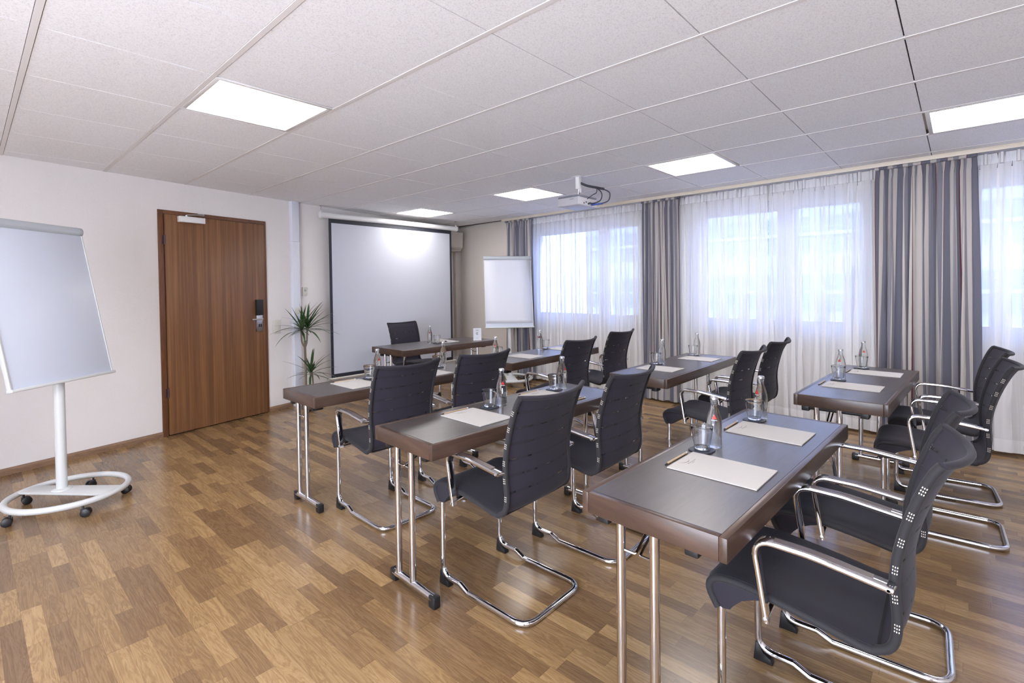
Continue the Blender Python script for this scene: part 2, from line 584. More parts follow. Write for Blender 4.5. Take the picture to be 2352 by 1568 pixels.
def arc(c, r, a0, a1, n, plane='yz', x=0.0):
    out = []
    for i in range(n + 1):
        a = math.radians(a0 + (a1 - a0) * i / n)
        p, q = c[0] + r * math.cos(a), c[1] + r * math.sin(a)
        out.append((x, p, q) if plane == 'yz' else ((p, q, x) if plane == 'xy' else (p, x, q)))
    return out

def fillet(pts, r, n=6):
    """round the corners of a polyline"""
    P = [Vector(p) for p in pts]
    rr = r if isinstance(r, (list, tuple)) else [r] * len(P)
    out = [P[0]]
    for i in range(1, len(P) - 1):
        a, b, c = P[i - 1], P[i], P[i + 1]
        u, v = (a - b), (c - b)
        ang = u.angle(v)
        if rr[i] <= 0 or abs(ang - PI) < 1e-3:
            out.append(b)
            continue
        d = min(rr[i] / math.tan(ang / 2), u.length * 0.49, v.length * 0.49)
        p0, p1 = b + u.normalized() * d, b + v.normalized() * d
        for k in range(n + 1):
            t = k / n
            out.append(p0 * (1 - t) ** 2 + b * 2 * t * (1 - t) + p1 * t ** 2)
    out.append(P[-1])
    return out

# ------------------------------------------------------------------ room shell
AL = math.atan(0.212)         # the front wall is skewed to the ceiling grid
CA, SA = math.cos(AL), math.sin(AL)
FW = Matrix.Translation((0, 5.30, 0)) @ Matrix.Rotation(AL, 4, 'Z')     # local x along wall, local -y into room
def wx(X):                    # wall coordinate of world X
    return X / CA
def fwall(X):
    return 5.30 + 0.212 * X

XL, YB = -2.4, -2.1
CXc, CYc = (5.30 + 0.212 * 5.83), 5.83
mb = MB()
mb.prism([(XL, YB), (6.0, YB), (6.2, 7.0), (XL, 7.0)], -0.12, 0.0)
floor = struct(mb.build('floor', M['floor'], smooth=0))

mb = MB(FW)
d0, d1, dz = wx(1.216), wx(2.264), 2.132
mb.box(wx(XL) - 0.3, d0, 0, 0.25, 0, CEIL + 0.1)
mb.box(d0, d1, 0, 0.25, dz, CEIL + 0.1)
mb.box(d1, wx(5.86), 0, 0.25, 0, CEIL + 0.1)
mb.box(d0, d1, 0.12, 0.25, 0, dz)
struct(mb.build('wall_front', M['wall'], smooth=0))

WW = Matrix.Translation((WA, 0, 0)) @ Matrix.Rotation(-WTH, 4, 'Z')      # local y along wall, local +x outward
mb = MB(WW)
ys = [-2.4] + [v for ab in sorted(OPEN) for v in ab] + [6.72]
for i in range(0, len(ys), 2):
    mb.box(0, 0.32, ys[i], ys[i + 1], 0, CEIL + 0.1)
for (a, b) in OPEN:
    mb.box(0, 0.32, a, b, 0, ZS)
    mb.box(0, 0.32, a, b, ZH, CEIL + 0.1)
struct(mb.build('wall_right', M['wall_beige'], smooth=0))

mb = MB()
mb.box(XL - 0.2, XL, 1.9, 5.2, 0, CEIL + 0.1)  # out of view; middle of this wall left open so sky light fills the room
mb.box(XL - 0.2, XL, YB, -1.2, 0, CEIL + 0.1)
struct(mb.build('wall_left', M['wall'], smooth=0))

mb = MB()
mb.box(XL - 0.2, 5.6, YB - 0.2, YB, 0, CEIL + 0.1)
struct(mb.build('wall_back', M['wall'], smooth=0))
# ceiling: tiles hung in a grid
T = 0.625
GX, GY = 0.2062, 2.0582
PANELS = {(1, 1), (6, -4), (6, -1), (6, 2), (6, 5), (1, -3), (-3, 1), (-3, -3), (1, -6), (6, -6)}
mb = MB()
for i in range(-5, 9):
    for j in range(-7, 8):
        x0, y0 = GX + i * T, GY + j * T
        if (i, j) in PANELS:
            continue
        x1 = x0 + T
        if i == 8:
            x1 = 5.60
        mb.box(x0 + 0.0135, x1 - 0.0135, y0 + 0.0028, y0 + T - 0.0028, CEIL - 0.001, CEIL + 0.015)
ceil = struct(mb.build('ceiling', M['tile'], smooth=0))
mb = MB()
for i in range(-5, 10):
    x = GX + i * T
    mb.box(x - 0.0112, x + 0.0112, YB, 7.2, CEIL - 0.003, CEIL + 0.006)
struct(mb.build('trim_1', M['tbar'], smooth=0))
mb = MB()
mb.box(XL - 0.2, 6.3, YB - 0.2, 7.3, CEIL + 0.03, CEIL + 0.06)
struct(mb.build('trim_2', M['void'], smooth=0))

# baseboards
mb = MB(FW)
for a, b in ((wx(XL), d0), (d1, wx(2.557)), (wx(2.655), wx(5.60))):
    mb.prism([(0, 0), (-0.014, 0), (-0.014, 0.035), (-0.006, 0.052), (0, 0.052)], a, b,
             mtx=Matrix(((0, 0, 1, 0), (1, 0, 0, 0), (0, 1, 0, 0), (0, 0, 0, 1))))
struct(mb.build('baseboard_front', M['baseboard'], smooth=0))
mb = MB(WW)
mb.box(-0.014, 0, -2.0, 6.5, 0, 0.05)
struct(mb.build('baseboard_right', M['baseboard'], smooth=0))

# ------------------------------------------------------------------ ceiling panels
def make_panel():
    t = thing('ceiling_light', '', 'ceiling light')
    mb = MB()
    f0, f1, w = 0.013, T - 0.013, 0.024
    mb.box(f0, f1, f0, f0 + w, CEIL - 0.004, CEIL + 0.01, 0.0015)
    mb.box(f0, f1, f1 - w, f1, CEIL - 0.004, CEIL + 0.01, 0.0015)
    mb.box(f0, f0 + w, f0 + w, f1 - w, CEIL - 0.004, CEIL + 0.01, 0.0015)
    mb.box(f1 - w, f1, f0 + w, f1 - w, CEIL - 0.004, CEIL + 0.01, 0.0015)
    mb.build('frame', M['white'], t)
    mb = MB()
    mb.box(f0 + w, f1 - w, f0 + w, f1 - w, CEIL + 0.0, CEIL + 0.006)
    mb.build('diffuser', M['panel'], t, smooth=0)
    return t
pl = make_panel()
used = [False]
names = {(1, 1): 'square ceiling light panel nearest the wooden door',
         (6, -4): 'ceiling light panel cut by the right edge, above the curtain end',
         (6, -1): 'ceiling light panel right of the projector, near the middle curtain',
         (6, 2): 'ceiling light panel just left of the projector',
         (6, 5): 'small far ceiling light panel above the projection screen'}
for ij in sorted(PANELS, key=lambda p: p not in names):
    if ij[1] == -6:
        continue
    o = put(pl, used, (GX + ij[0] * T, GY + ij[1] * T, 0), 0, names.get(ij, {(1, -3): 'ceiling light panel just behind the camera', (-3, 1): 'ceiling light panel left of the first flip chart, outside the frame'}.get(ij, 'ceiling light panel behind the camera and farthest left')), 'LED panels in the tile ceiling')

# ------------------------------------------------------------------ door
dr = thing('door_1', 'brown sapele wooden door with white closer and electronic lock', 'door', FW @ Vector((d0, 0, 0)), AL)
dr['kind'] = 'structure'
DW = d1 - d0
fr_ = 0.045
mb = MB()
mb.box(0, fr_, -0.012, 0.12, 0, dz, 0.002)
mb.box(DW - 0.026, DW, -0.012, 0.12, 0, dz, 0.002)
mb.box(fr_, DW - 0.026, -0.012, 0.12, dz - 0.037, dz, 0.002)
mb.build('frame', M['frame'], dr)
lx0, lx1 = 0.052, DW - 0.03
mb = MB()
mb.box(lx0, lx1, -0.022, 0.02, 0.010, dz - 0.040, 0.003)
mb.build('leaf', M['door'], dr)
for hz in (1.85, 0.41):
    mb = MB()
    mb.lathe([(0.0, -0.047), (0.007, -0.044), (0.007, 0.044), (0.0, 0.047)], 12, (0.046, -0.026), mtx=Matrix.Translation((0, 0, hz)))
    mb.box(0.030, 0.046, -0.016, -0.0125, hz - 0.04, hz + 0.04)
    mb.build('hinge', M['hinge'], dr)
# lock
lk0 = wx(2.155) - d0
mb = MB()
mb.box(lk0 - 0.036, lk0 + 0.036, -0.040, -0.022, 0.915, 1.095, 0.004)
plate = mb.build('lock_plate', M['satin'], dr)
plate['label'] = 'brushed steel lock plate'
mb = MB()
mb.box(lk0 - 0.014, lk0 - 0.002, -0.0425, -0.040, 0.965, 0.998)
mb.box(lk0 + 0.006, lk0 + 0.02, -0.0425, -0.040, 0.965, 0.998)
mb.build('keyhole', M['black'], plate)
mb = MB()
mb.box(lk0 - 0.040, lk0 + 0.038, -0.056, -0.022, 1.095, 1.265, 0.006)
mb.build('card_reader', M['black'], dr)
mb = MB()
mb.tube(fillet([(lk0 + 0.008, -0.03, 1.052), (lk0 + 0.008, -0.085, 1.052), (lk0 - 0.115, -0.085, 1.052)], 0.012), 0.009, 12)
mb.build('door_handle', M['satin'], dr)
# closer
c0 = wx(1.372) - d0
mb = MB()
mb.box(c0, c0 + 0.232, -0.078, -0.022, 2.028, 2.084, 0.004)
cl = mb.build('door_closer', M['white'], dr)
mb = MB()
mb.lathe([(0.012, 2.083), (0.012, 2.098)], 12, (c0 + 0.07, -0.05))
mb.tube([(c0 + 0.07, -0.05, 2.098), (c0 + 0.20, -0.10, 2.112), (c0 + 0.205, -0.10, 2.112), (c0 + 0.215, -0.01, 2.118)], 0.007, 8)
mb.box(c0 + 0.195, c0 + 0.25, -0.02, 0.0, 2.110, 2.130)
mb.build('closer_arm', M['satin'], cl)

# ------------------------------------------------------------------ trunking, switch, sockets on the front wall
def wall_thing(name, label, cat, X, group=None, z=0.0):
    p = FW @ Vector((wx(X), 0, z))
    return thing(name, label, cat, p, AL, group)

t = wall_thing('cable_trunking', 'white floor to ceiling cable duct between door and screen', 'cable duct', 2.605)
mb = MB()
mb.box(-0.046, 0.046, -0.055, -0.001, 0.0, 1.93, 0.002)
mb.box(-0.046, 0.046, -0.055, -0.001, 1.932, CEIL - 0.002, 0.002)
mb.build('duct', M['duct'], t)
mb = MB()
mb.box(-0.03, 0.03, -0.068, -0.055, 1.08, 1.16, 0.003)
mb.build('socket', M['offwhite'], t)
t = wall_thing('wall_switch', 'small off-white control on wall just right of the white cable duct', 'switch', 2.73)
mb = MB()
mb.box(-0.02, 0.03, -0.02, 0, 1.29, 1.40, 0.004)
mb.build('housing', M['offwhite'], t)
mb = MB()
mb.box(-0.005, 0.015, -0.026, -0.02, 1.35, 1.39, 0.002)
mb.build('button', M['satin'], t)
t = wall_thing('wall_socket', 'cream double wall socket behind the plant leaves beside the door', 'socket', 2.375)
mb = MB()
mb.box(-0.041, 0.041, -0.012, 0, 0.872, 1.028, 0.003)
mb.build('plate', M['offwhite'], t)
for zz in (0.912, 0.988):
    mb = MB()
    Rx = Matrix.Translation((0, -0.0125, zz)) @ Matrix.Rotation(PI / 2, 4, 'X')
    mb.lathe([(0.0, -0.006), (0.015, -0.006), (0.017, 0.0), (0.022, 0.0), (0.022, -0.001)], 20, mtx=Rx)
    mb.build('socket_insert', M['lacquer'], t)

# air conditioner behind the screen
t = wall_thing('air_conditioner', 'beige wall air conditioner half hidden behind the screen', 'air conditioner', 5.25)
mb = MB()
mb.prism([(-0.002, 0), (-0.14, 0.0), (-0.19, 0.06), (-0.20, 0.31), (-0.17, 0.33), (-0.002, 0.33)], -0.42, 0.42,
         mtx=Matrix.Translation((0, 0, 1.99)) @ Matrix(((0, 0, 1, 0), (1, 0, 0, 0), (0, 1, 0, 0), (0, 0, 0, 1))), bevel=0.008)
mb.build('housing', M['ac'], t)
mb = MB()
mb.box(-0.38, 0.38, -0.188, -0.150, 2.012, 2.016)
mb.build('air_vane', M['offwhite'], t)
t = wall_thing('pipe_cover', 'narrow cream pipe cover running down the corner below the air conditioner', 'pipe cover', 5.68)
mb = MB()
mb.box(-0.04, 0.04, -0.05, -0.001, 0.0, 1.97, 0.006)
mb.build('cover', M['ac'], t)

# ------------------------------------------------------------------ projection screen
SY = 5.87
t = thing('projection_screen', 'large white pull-down projection screen with black border hanging by the front wall', 'projection screen', (4.06, SY, 0))
hx = 1.115
Ry = Matrix.Rotation(PI / 2, 4, 'Y')
mb = MB()
mb.tube([(-hx + 0.03, 0, 2.288), (hx - 0.03, 0, 2.288)], 0.036, 20)
mb.build('roller_case', M['white'], t)
for s in (-1, 1):
    mb = MB()
    mb.tube([(s * (hx - 0.035), 0, 2.288), (s * (hx - 0.005), 0, 2.288), (s * hx, 0, 2.288)], 0.04, 20, radii=[0.041, 0.041, 0.034])
    mb.box(s * (hx - 0.02) - 0.006, s * (hx - 0.02) + 0.006, -0.012, 0.012, 2.32, 2.345)
    mb.build('end_cap', M['white'], t)
    mb = MB()
    x = s * (hx - 0.02)
    for k in range(3):
        rot = Matrix.Translation((x, 0, 2.352 + 0.017 * k)) @ Matrix.Rotation(PI / 2 * (k % 2), 4, 'Z')
        pts = [rot @ Vector((0.006 * math.cos(a), 0, 0.012 * math.sin(a))) for a in [2 * PI * q / 12 for q in range(12)]]
        mb.tube(pts, 0.002, 6, closed=True)
    mb.box(x - 0.012, x + 0.012, -0.008, 0.008, 2.393, CEIL + 0.002)
    mb.build('hook', M['satin'], t)
sx = 1.0
mb = MB()
mb.box(-sx + 0.035, sx - 0.035, -0.0015, 0.0015, 0.30, 2.20)
mb.build('cloth', M['screen'], t, smooth=0)
mb = MB()
mb.box(-sx, -sx + 0.035, -0.0017, 0.0017, 0.255, 2.255)
mb.box(sx - 0.035, sx, -0.0017, 0.0017, 0.255, 2.255)
mb.box(-sx + 0.035, sx - 0.035, -0.0017, 0.0017, 0.255, 0.30)
mb.box(-sx + 0.035, sx - 0.035, -0.0017, 0.0017, 2.20, 2.255)
mb.build('border', M['navy'], t, smooth=0)
mb = MB()
mb.tube([(-sx - 0.05, 0, 0.243), (sx + 0.05, 0, 0.243)], 0.012, 12)
mb.build('bottom_bar', M['offwhite'], t)

# ------------------------------------------------------------------ windows
for wi, (a, b) in enumerate(OPEN):
    mid = {0: 3.62, 1: 1.36, 2: -0.80}[wi]
    w = thing('window_%d' % (wi + 1), ['two-sash white window behind the left sheer curtains', 'two-sash white window behind the middle sheer curtains', 'white window behind the sheer curtain at the right edge'][wi], 'window', (WA, 0, 0), -WTH)
    w['kind'] = 'structure'
    x0, x1 = 0.10, 0.17
    mb = MB()
    mb.box(x0, x1, a, a + 0.05, ZS, ZH)
    mb.box(x0, x1, b - 0.05, b, ZS, ZH)
    mb.box(x0, x1, a + 0.05, b - 0.05, ZS, ZS + 0.05)
    mb.box(x0, x1, a + 0.05, b - 0.05, ZH - 0.05, ZH)
    mb.box(x0, x1, mid - 0.03, mid + 0.03, ZS + 0.05, ZH - 0.05)
    mb.build('frame', M['wframe'], w, smooth=0)
    for (p, q) in ((a + 0.05, mid - 0.03), (mid + 0.03, b - 0.05)):
        mb = MB()
        s = 0.055
        X0, X1 = 0.085, 0.15
        mb.box(X0, X1, p, p + s, ZS + 0.05, ZH - 0.05)
        mb.box(X0, X1, q - s, q, ZS + 0.05, ZH - 0.05)
        mb.box(X0, X1, p + s, q - s, ZS + 0.05, ZS + 0.05 + s)
        mb.box(X0, X1, p + s, q - s, ZH - 0.05 - s, ZH - 0.05)
        sash = mb.build('sash', M['wframe'], w, smooth=0)
        mb = MB()
        mb.box(0.115, 0.121, p + s, q - s, ZS + 0.05 + s, ZH - 0.05 - s)
        mb.build('pane', M['pane'], sash, smooth=0)
    mb = MB()
    mb.box(0.07, 0.085, mid + 0.045, mid + 0.07, 1.50, 1.58, 0.003)
    mb.tube(fillet([(0.075, mid + 0.058, 1.56), (0.045, mid + 0.058, 1.56), (0.045, mid + 0.058, 1.44)], 0.008), 0.008, 8)
    mb.build('window_handle', M['white'], w)
    mb = MB()
    mb.box(-0.03, 0.10, a - 0.02, b + 0.02, ZS - 0.03, ZS, 0.003)
    mb.build('sill', M['white'], w)

# ------------------------------------------------------------------ curtains
def curtain(y0, y1, xb, z0, z1, nf, amp, fab, seed, flare=0.0, pleat_h=0.10, nz=22):
    rnd = random.Random(seed)
    ph = [rnd.random() * 6.28 for _ in range(6)]
    k2 = nf * (0.37 + 0.1 * rnd.random())
    nu = nf * 14
    W = (y1 - y0) * fab
    def fn(u, v):
        z = z0 + (z1 - z0) * v
        top = max(0.0, 1 - (z1 - z) / pleat_h)          # 1 at the very top
        low = (z1 - z) / (z1 - z0)
        uu = u + 0.25 / nf * math.sin(2 * PI * k2 * u + ph[0]) * (0.4 + low)
        a = 2 * PI * nf * uu + ph[1]
        A = amp * (0.55 + 0.5 * low + 0.35 * math.sin(2 * PI * k2 * u + ph[2]) * low)
        A *= (1 - 0.75 * top)
        s = math.sin(a)
        dx = A * s + 0.2 * A * math.sin(2 * a + ph[3])
        dy = 0.42 * (y1 - y0) / nf * math.sin(2 * a) * (0.35 + 0.75 * low) * (1 - top)
        yc = y0 + (y1 - y0) * u
        mid = (y0 + y1) / 2
        yc = mid + (yc - mid) * (1 + flare * low)
        return (xb + dx, yc + dy, z)
    mb = MB(WW)
    mb.grid(fn, nu, nz, lambda u, v: (u * W, z0 + (z1 - z0) * v))
    return mb, fn

XD = -0.262       # drapes hang this far from the wall
XSH = -0.20       # sheers behind them
def drape(name_label, y0, y1, seed, nf, flare):
    o = thing('curtain', name_label, 'curtain', (WA + WB * (y0 + y1) / 2 + XD, (y0 + y1) / 2, 0), 0, 'striped grey and cream curtains')
    mb, fn = curtain(y0, y1, XD, 0.025, 2.352, nf, 0.034, 2.2, seed, flare)
    c = mb.build('cloth', M['drape'], None, smooth=80)
    c.parent = o
    c.matrix_parent_inverse = Matrix.Translation(o.location).inverted()
    mb = MB(WW)
    n = nf * 6
    pts = []
    for i in range(n + 1):
        u = i / n
        pts.append((XD - 0.012 + 0.006 * math.sin(u * nf * 12.6), y0 + (y1 - y0) * u, 2.356))
    mb.tube(pts, 0.010, 6, squash=1.6)
    h = mb.build('gathered_heading', M['drape'], None, smooth=80)
    h.parent = o
    h.matrix_parent_inverse = Matrix.Translation(o.location).inverted()
    return o
drape('narrow striped curtain in the far corner behind the second flip chart', 4.60, 5.15, 3, 7, 0.05)
drape('striped grey, cream and burgundy curtain hanging in the middle of the window wall', 2.355, 2.84, 11, 8, 0.08)
drape('wide striped curtain beside the far right table', -0.10, 0.555, 21, 10, 0.07)

def sheer(label, y0, y1, seed):
    o = thing('sheer_curtain', label, 'sheer curtain', (WA + WB * (y0 + y1) / 2 + XSH, (y0 + y1) / 2, 0), 0, 'white sheer curtains on the window wall')
    nf = int((y1 - y0) / 0.088)
    mb, fn = curtain(y0, y1, XSH, 0.03, 2.362, nf, 0.026, 2.3, seed, 0.0, 0.09, 20)
    c = mb.build('voile', M['sheer'], None, smooth=80)
    inv = Matrix.Translation(o.location).inverted()
    c.parent = o
    c.matrix_parent_inverse = inv
    # pinch pleats of the heading tape
    for k in range(nf):
        yc = y0 + (k + 0.5) * (y1 - y0) / nf
        mb = MB(WW)
        mb.prism([(-0.024, -0.006), (0.004, -0.014), (0.004, 0.014), (-0.024, 0.006)], 0, 0.085, mtx=Matrix.Translation((XSH - 0.008, yc, 2.278)))
        p = mb.build('pinch_pleat', M['sheer'], None, smooth=0)
        p.parent = o
        p.matrix_parent_inverse = inv
    return o
sheer('white sheer curtain between the corner curtain and the middle striped curtain', 2.62, 4.92, 5)
sheer('white sheer curtain just right of the middle striped curtain', 1.455, 2.60, 6)
sheer('white sheer curtain just left of the wide striped curtain', 0.10, 1.435, 7)
sheer('white sheer curtain right of the wide striped curtain at the photo edge', -1.75, 0.08, 8)

t = thing('curtain_rail', 'cream curtain rail running along the ceiling above all window curtains', 'curtain rail', (WA, 0, 0), -WTH)
mb = MB()
mb.box(-0.290, -0.278, -2.0, 5.22, 2.368, CEIL - 0.001, 0.001)
mb.build('fascia', M['rail'], t)
mb = MB()
mb.box(-0.278, -0.10, -2.0, 5.22, 2.386, CEIL - 0.001)
mb.build('track', M['white'], t)

# ------------------------------------------------------------------ outside
b = thing('office_building', 'pale office building across the street seen faintly through the sheers', 'building', (30, 8, -9))
mb = MB()
mb.box(0, 8, -26, 12, 0, 15.6)
mb.build('wall', M['facade'], b, smooth=0)
mb = MB()
mb.box(-0.25, 0.0, -1.35, 1.35, 0.0, 1.25)
mb.box(-0.25, 0.0, -1.35, 1.35, 1.5, 2.25)
mb.bm.free()
k = 0
proto = None
for fl in range(3):
    for i in range(13):
        if proto is None:
            mb = MB()
            mb.box(-0.08, 0.02, -1.25, 1.25, 0.0, 1.9)
            proto = mb.build('window', M['farglass'], b, smooth=0)
            w = proto
        else:
            w = proto.copy()
            col.objects.link(w)
        w.location = (0, -24 + i * 2.9, 5.9 + fl * 3.05)
mb = MB()
for fl in range(5):
    mb.box(-0.3, -0.081, -26, 12, 2.6 + fl * 3.05 + 1.15, 2.6 + fl * 3.05 + 1.32)
mb.build('ledge', M['facade'], b, smooth=0)
mb = MB()
mb.box(9, 60, -60, 60, -9.2, -9.0)
struct(mb.build('ground_outside', M['street'], smooth=0))

# ------------------------------------------------------------------ tables
TZ = 0.72
TH = 0.065
def make_table(L, D):
    t = thing('folding_table', '', 'table')
    e = 0.022
    hx_, hy = L / 2, D / 2
    mb = MB()
    mb.box(-hx_ + e, hx_ - e, -hy + e, hy - e, TZ - TH + 0.004, TZ - 0.0004)
    mb.build('tabletop', M['top'], t, smooth=0)
    for (x0, x1, y0, y1, nm) in ((-hx_, hx_, -hy, -hy + e, 0), (-hx_, hx_, hy - e, hy, 0), (-hx_, -hx_ + e, -hy + e, hy - e, 1), (hx_ - e, hx_, -hy + e, hy - e, 1)):
        mb = MB()
        if nm:
            # built along x, then turned, so the grain runs along the edge
            mb.box(-(y1 - y0) / 2, (y1 - y0) / 2, -(x1 - x0) / 2, (x1 - x0) / 2, TZ - TH, TZ, 0.0025)
            o = mb.build('edge_band', M['edge'], t)
            o.location = ((x0 + x1) / 2, (y0 + y1) / 2, 0)
            o.rotation_euler = (0, 0, PI / 2)
        else:
            mb.box(x0, x1, y0, y1, TZ - TH, TZ, 0.0025)
            mb.build('edge_band', M['edge'], t)
    zb = TZ - TH
    for s in (-1, 1):
        x = s * (hx_ - 0.052)
        for yy in (0.005, 0.118):
            mb = MB()
            mb.tube([(x, yy, 0.045), (x, yy, zb)], 0.0150, 16)
            mb.build('leg', M['chrome'], t)
        mb = MB()
        mb.tube([(x, -D * 0.34, 0.036), (x, D * 0.34, 0.036)], 0.018, 14)
        fb = mb.build('foot_bar', M['chrome'], t)
        for q in (-1, 1):
            mb = MB()
            mb.box(x - 0.0175, x + 0.0175, q * D * 0.34 - 0.022, q * D * 0.34 + 0.022, 0.0, 0.052, 0.006)
            mb.build('end_cap', M['black'], fb)
        for q in (-1, 1):
            mb = MB()
            mb.box(x - s * 0.012 - 0.032, x - s * 0.012 + 0.032, (0.172 if q > 0 else -0.115) - 0.020, (0.172 if q > 0 else -0.115) + 0.020, zb - 0.034, zb - 0.0004, 0.005)
            mb.build('bracket', M['black'], t)
        mb = MB()
        mb.tube([(x, -0.115, zb - 0.016), (x, 0.172, zb - 0.016)], 0.010, 10)
        mb.build('crossbar', M['black'], t)
        mb = MB()
        pth = [(x, 0.016, 0.56), (x - s * 0.02, 0.016, 0.545), (x - s * 0.17, 0.016, zb - 0.004)]
        mb.tube(fillet([(x, 0.0185, 0.555), (x - s * 0.005, 0.055, 0.552), (x - s * 0.17, 0.055, zb - 0.004)], 0.006), 0.004, 8)
        mb.tube(fillet([(x, 0.1045, 0.555), (x - s * 0.005, 0.070, 0.552), (x - s * 0.17, 0.075, zb - 0.004)], 0.006), 0.004, 8)
        mb.build('folding_strut', M['chrome'], t)
    return t
tb = make_table(1.40, 0.45)
tb2 = make_table(1.37, 0.61)
R = math.radians
TABLES = {
    'A': (1.977, 0.632, -2.3, 'dark brown folding table nearest the camera'),
    'B': (3.927, 0.476, -2.3, 'dark folding table at the far right beside the wide striped curtain'),
    'C': (1.968, 1.792, -2.6, 'dark folding table of the second row, left of centre'),
    'D': (3.885, 1.712, 0.0, 'dark folding table of the second row, on the window side'),
    'E': (2.078, 3.065, -0.5, 'dark folding table nearest the door and the potted plant'),
    'F': (3.775, 3.060, 1.4, 'dark folding table between the projector and the second flip chart'),
}
used = [False]
for k, (x, y, a, lab) in TABLES.items():
    put(tb, used, (x, y, 0), R(a), lab, 'folding tables in three rows')
tb2.location = (3.722, 4.590, 0)
tb2.rotation_euler = (0, 0, R(-1.4))
tb2['label'] = 'wider presenter table standing in front of the projection screen'

# ------------------------------------------------------------------ chairs
PROF = [(0.006, 0.386), (0.018, 0.405), (0.030, 0.430), (0.030, 0.452), (0.014, 0.469), (-0.018, 0.477), (-0.07, 0.478), (-0.14, 0.471), (-0.21, 0.462),
        (-0.28, 0.451), (-0.335, 0.441), (-0.372, 0.437), (-0.400, 0.443), (-0.418, 0.460), (-0.427, 0.487), (-0.430, 0.53), (-0.426, 0.58), (-0.424, 0.63),
        (-0.428, 0.68), (-0.438, 0.735), (-0.452, 0.79), (-0.468, 0.84), (-0.484, 0.882), (-0.498, 0.912), (-0.512, 0.932)]
def smooth_poly(P, n=3):
    out = []
    m = len(P)
    for i in range(m - 1):
        p0, p1, p2, p3 = P[max(i - 1, 0)], P[i], P[i + 1], P[min(i + 2, m - 1)]
        for k in range(n):
            t = k / n
            out.append(tuple(0.5 * ((2 * p1[q]) + (-p0[q] + p2[q]) * t + (2 * p0[q] - 5 * p1[q] + 4 * p2[q] - p3[q]) * t * t + (-p0[q] + 3 * p1[q] - 3 * p2[q] + p3[q]) * t ** 3) for q in (0, 1)))
    out.append(P[-1])
    return out
SP = smooth_poly(PROF, 3)
IB = next(i for i, p in enumerate(SP) if p[0] < -0.385)      # where the seat turns into the back
def half_w(y, z):
    if z > 0.46 and y < -0.40:
        return 0.208 + 0.006 * min(1, (z - 0.46) / 0.4)
    return 0.200 + 0.008 * min(1, max(0, -y) / 0.40)
def sag(i):
    y, z = SP[i]
    f = i / (len(SP) - 1)
    if i <= IB:
        g = i / IB
        return 0.0, -0.014 * math.sin(PI * min(1, g * 1.05)) if g < 0.95 else -0.002
    g = (i - IB) / (len(SP) - 1 - IB)
    return -(0.018 + 0.037 * g ** 1.3), -0.012 * g ** 3
def shell(i0, i1, off):
    """fabric sling between the side tubes, with thickness"""
    mb = MB()
    nx = 14
    def pt(u, v, side):
        i = i0 + (i1 - i0) * v
        a = int(min(math.floor(i), len(SP) - 2))
        t = i - a
        y = SP[a][0] * (1 - t) + SP[a + 1][0] * t
        z = SP[a][1] * (1 - t) + SP[a + 1][1] * t
        ty, tz = SP[a + 1][0] - SP[a][0], SP[a + 1][1] - SP[a][1]
        l = math.hypot(ty, tz)
        ny, nz = -tz / l, ty / l                          # points up / forward side: flip below
        ny, nz = tz / l, -ty / l
        s0 = sag(a)
        s1 = sag(min(a + 1, len(SP) - 1))
        sy, sz = s0[0] * (1 - t) + s1[0] * t, s0[1] * (1 - t) + s1[1] * t
        X = (u * 2 - 1)
        w = half_w(y, z)
        q = 1 - X * X
        edge = max(0, 1 - (1 - abs(X)) / 0.12) ** 2
        th = side * off * (1 - 0.5 * edge)
        return (X * w, y + sy * q + ny * th, z + sz * q + nz * th)
    nv = (i1 - i0)
    A = mb.grid(lambda u, v: pt(u, v, 1), nx, nv)
    B = mb.grid(lambda u, v: pt(u, v, -1), nx, nv)
    def strip(a, b):
        for k in range(len(a) - 1):
            mb.bm.faces.new((a[k], a[k + 1], b[k + 1], b[k]))
    strip([A[0][j] for j in range(nv + 1)], [B[0][j] for j in range(nv + 1)])
    strip([A[nx][j] for j in range(nv + 1)], [B[nx][j] for j in range(nv + 1)])
    strip([A[i][0] for i in range(nx + 1)], [B[i][0] for i in range(nx + 1)])
    strip([A[i][nv] for i in range(nx + 1)], [B[i][nv] for i in range(nx + 1)])
    return mb

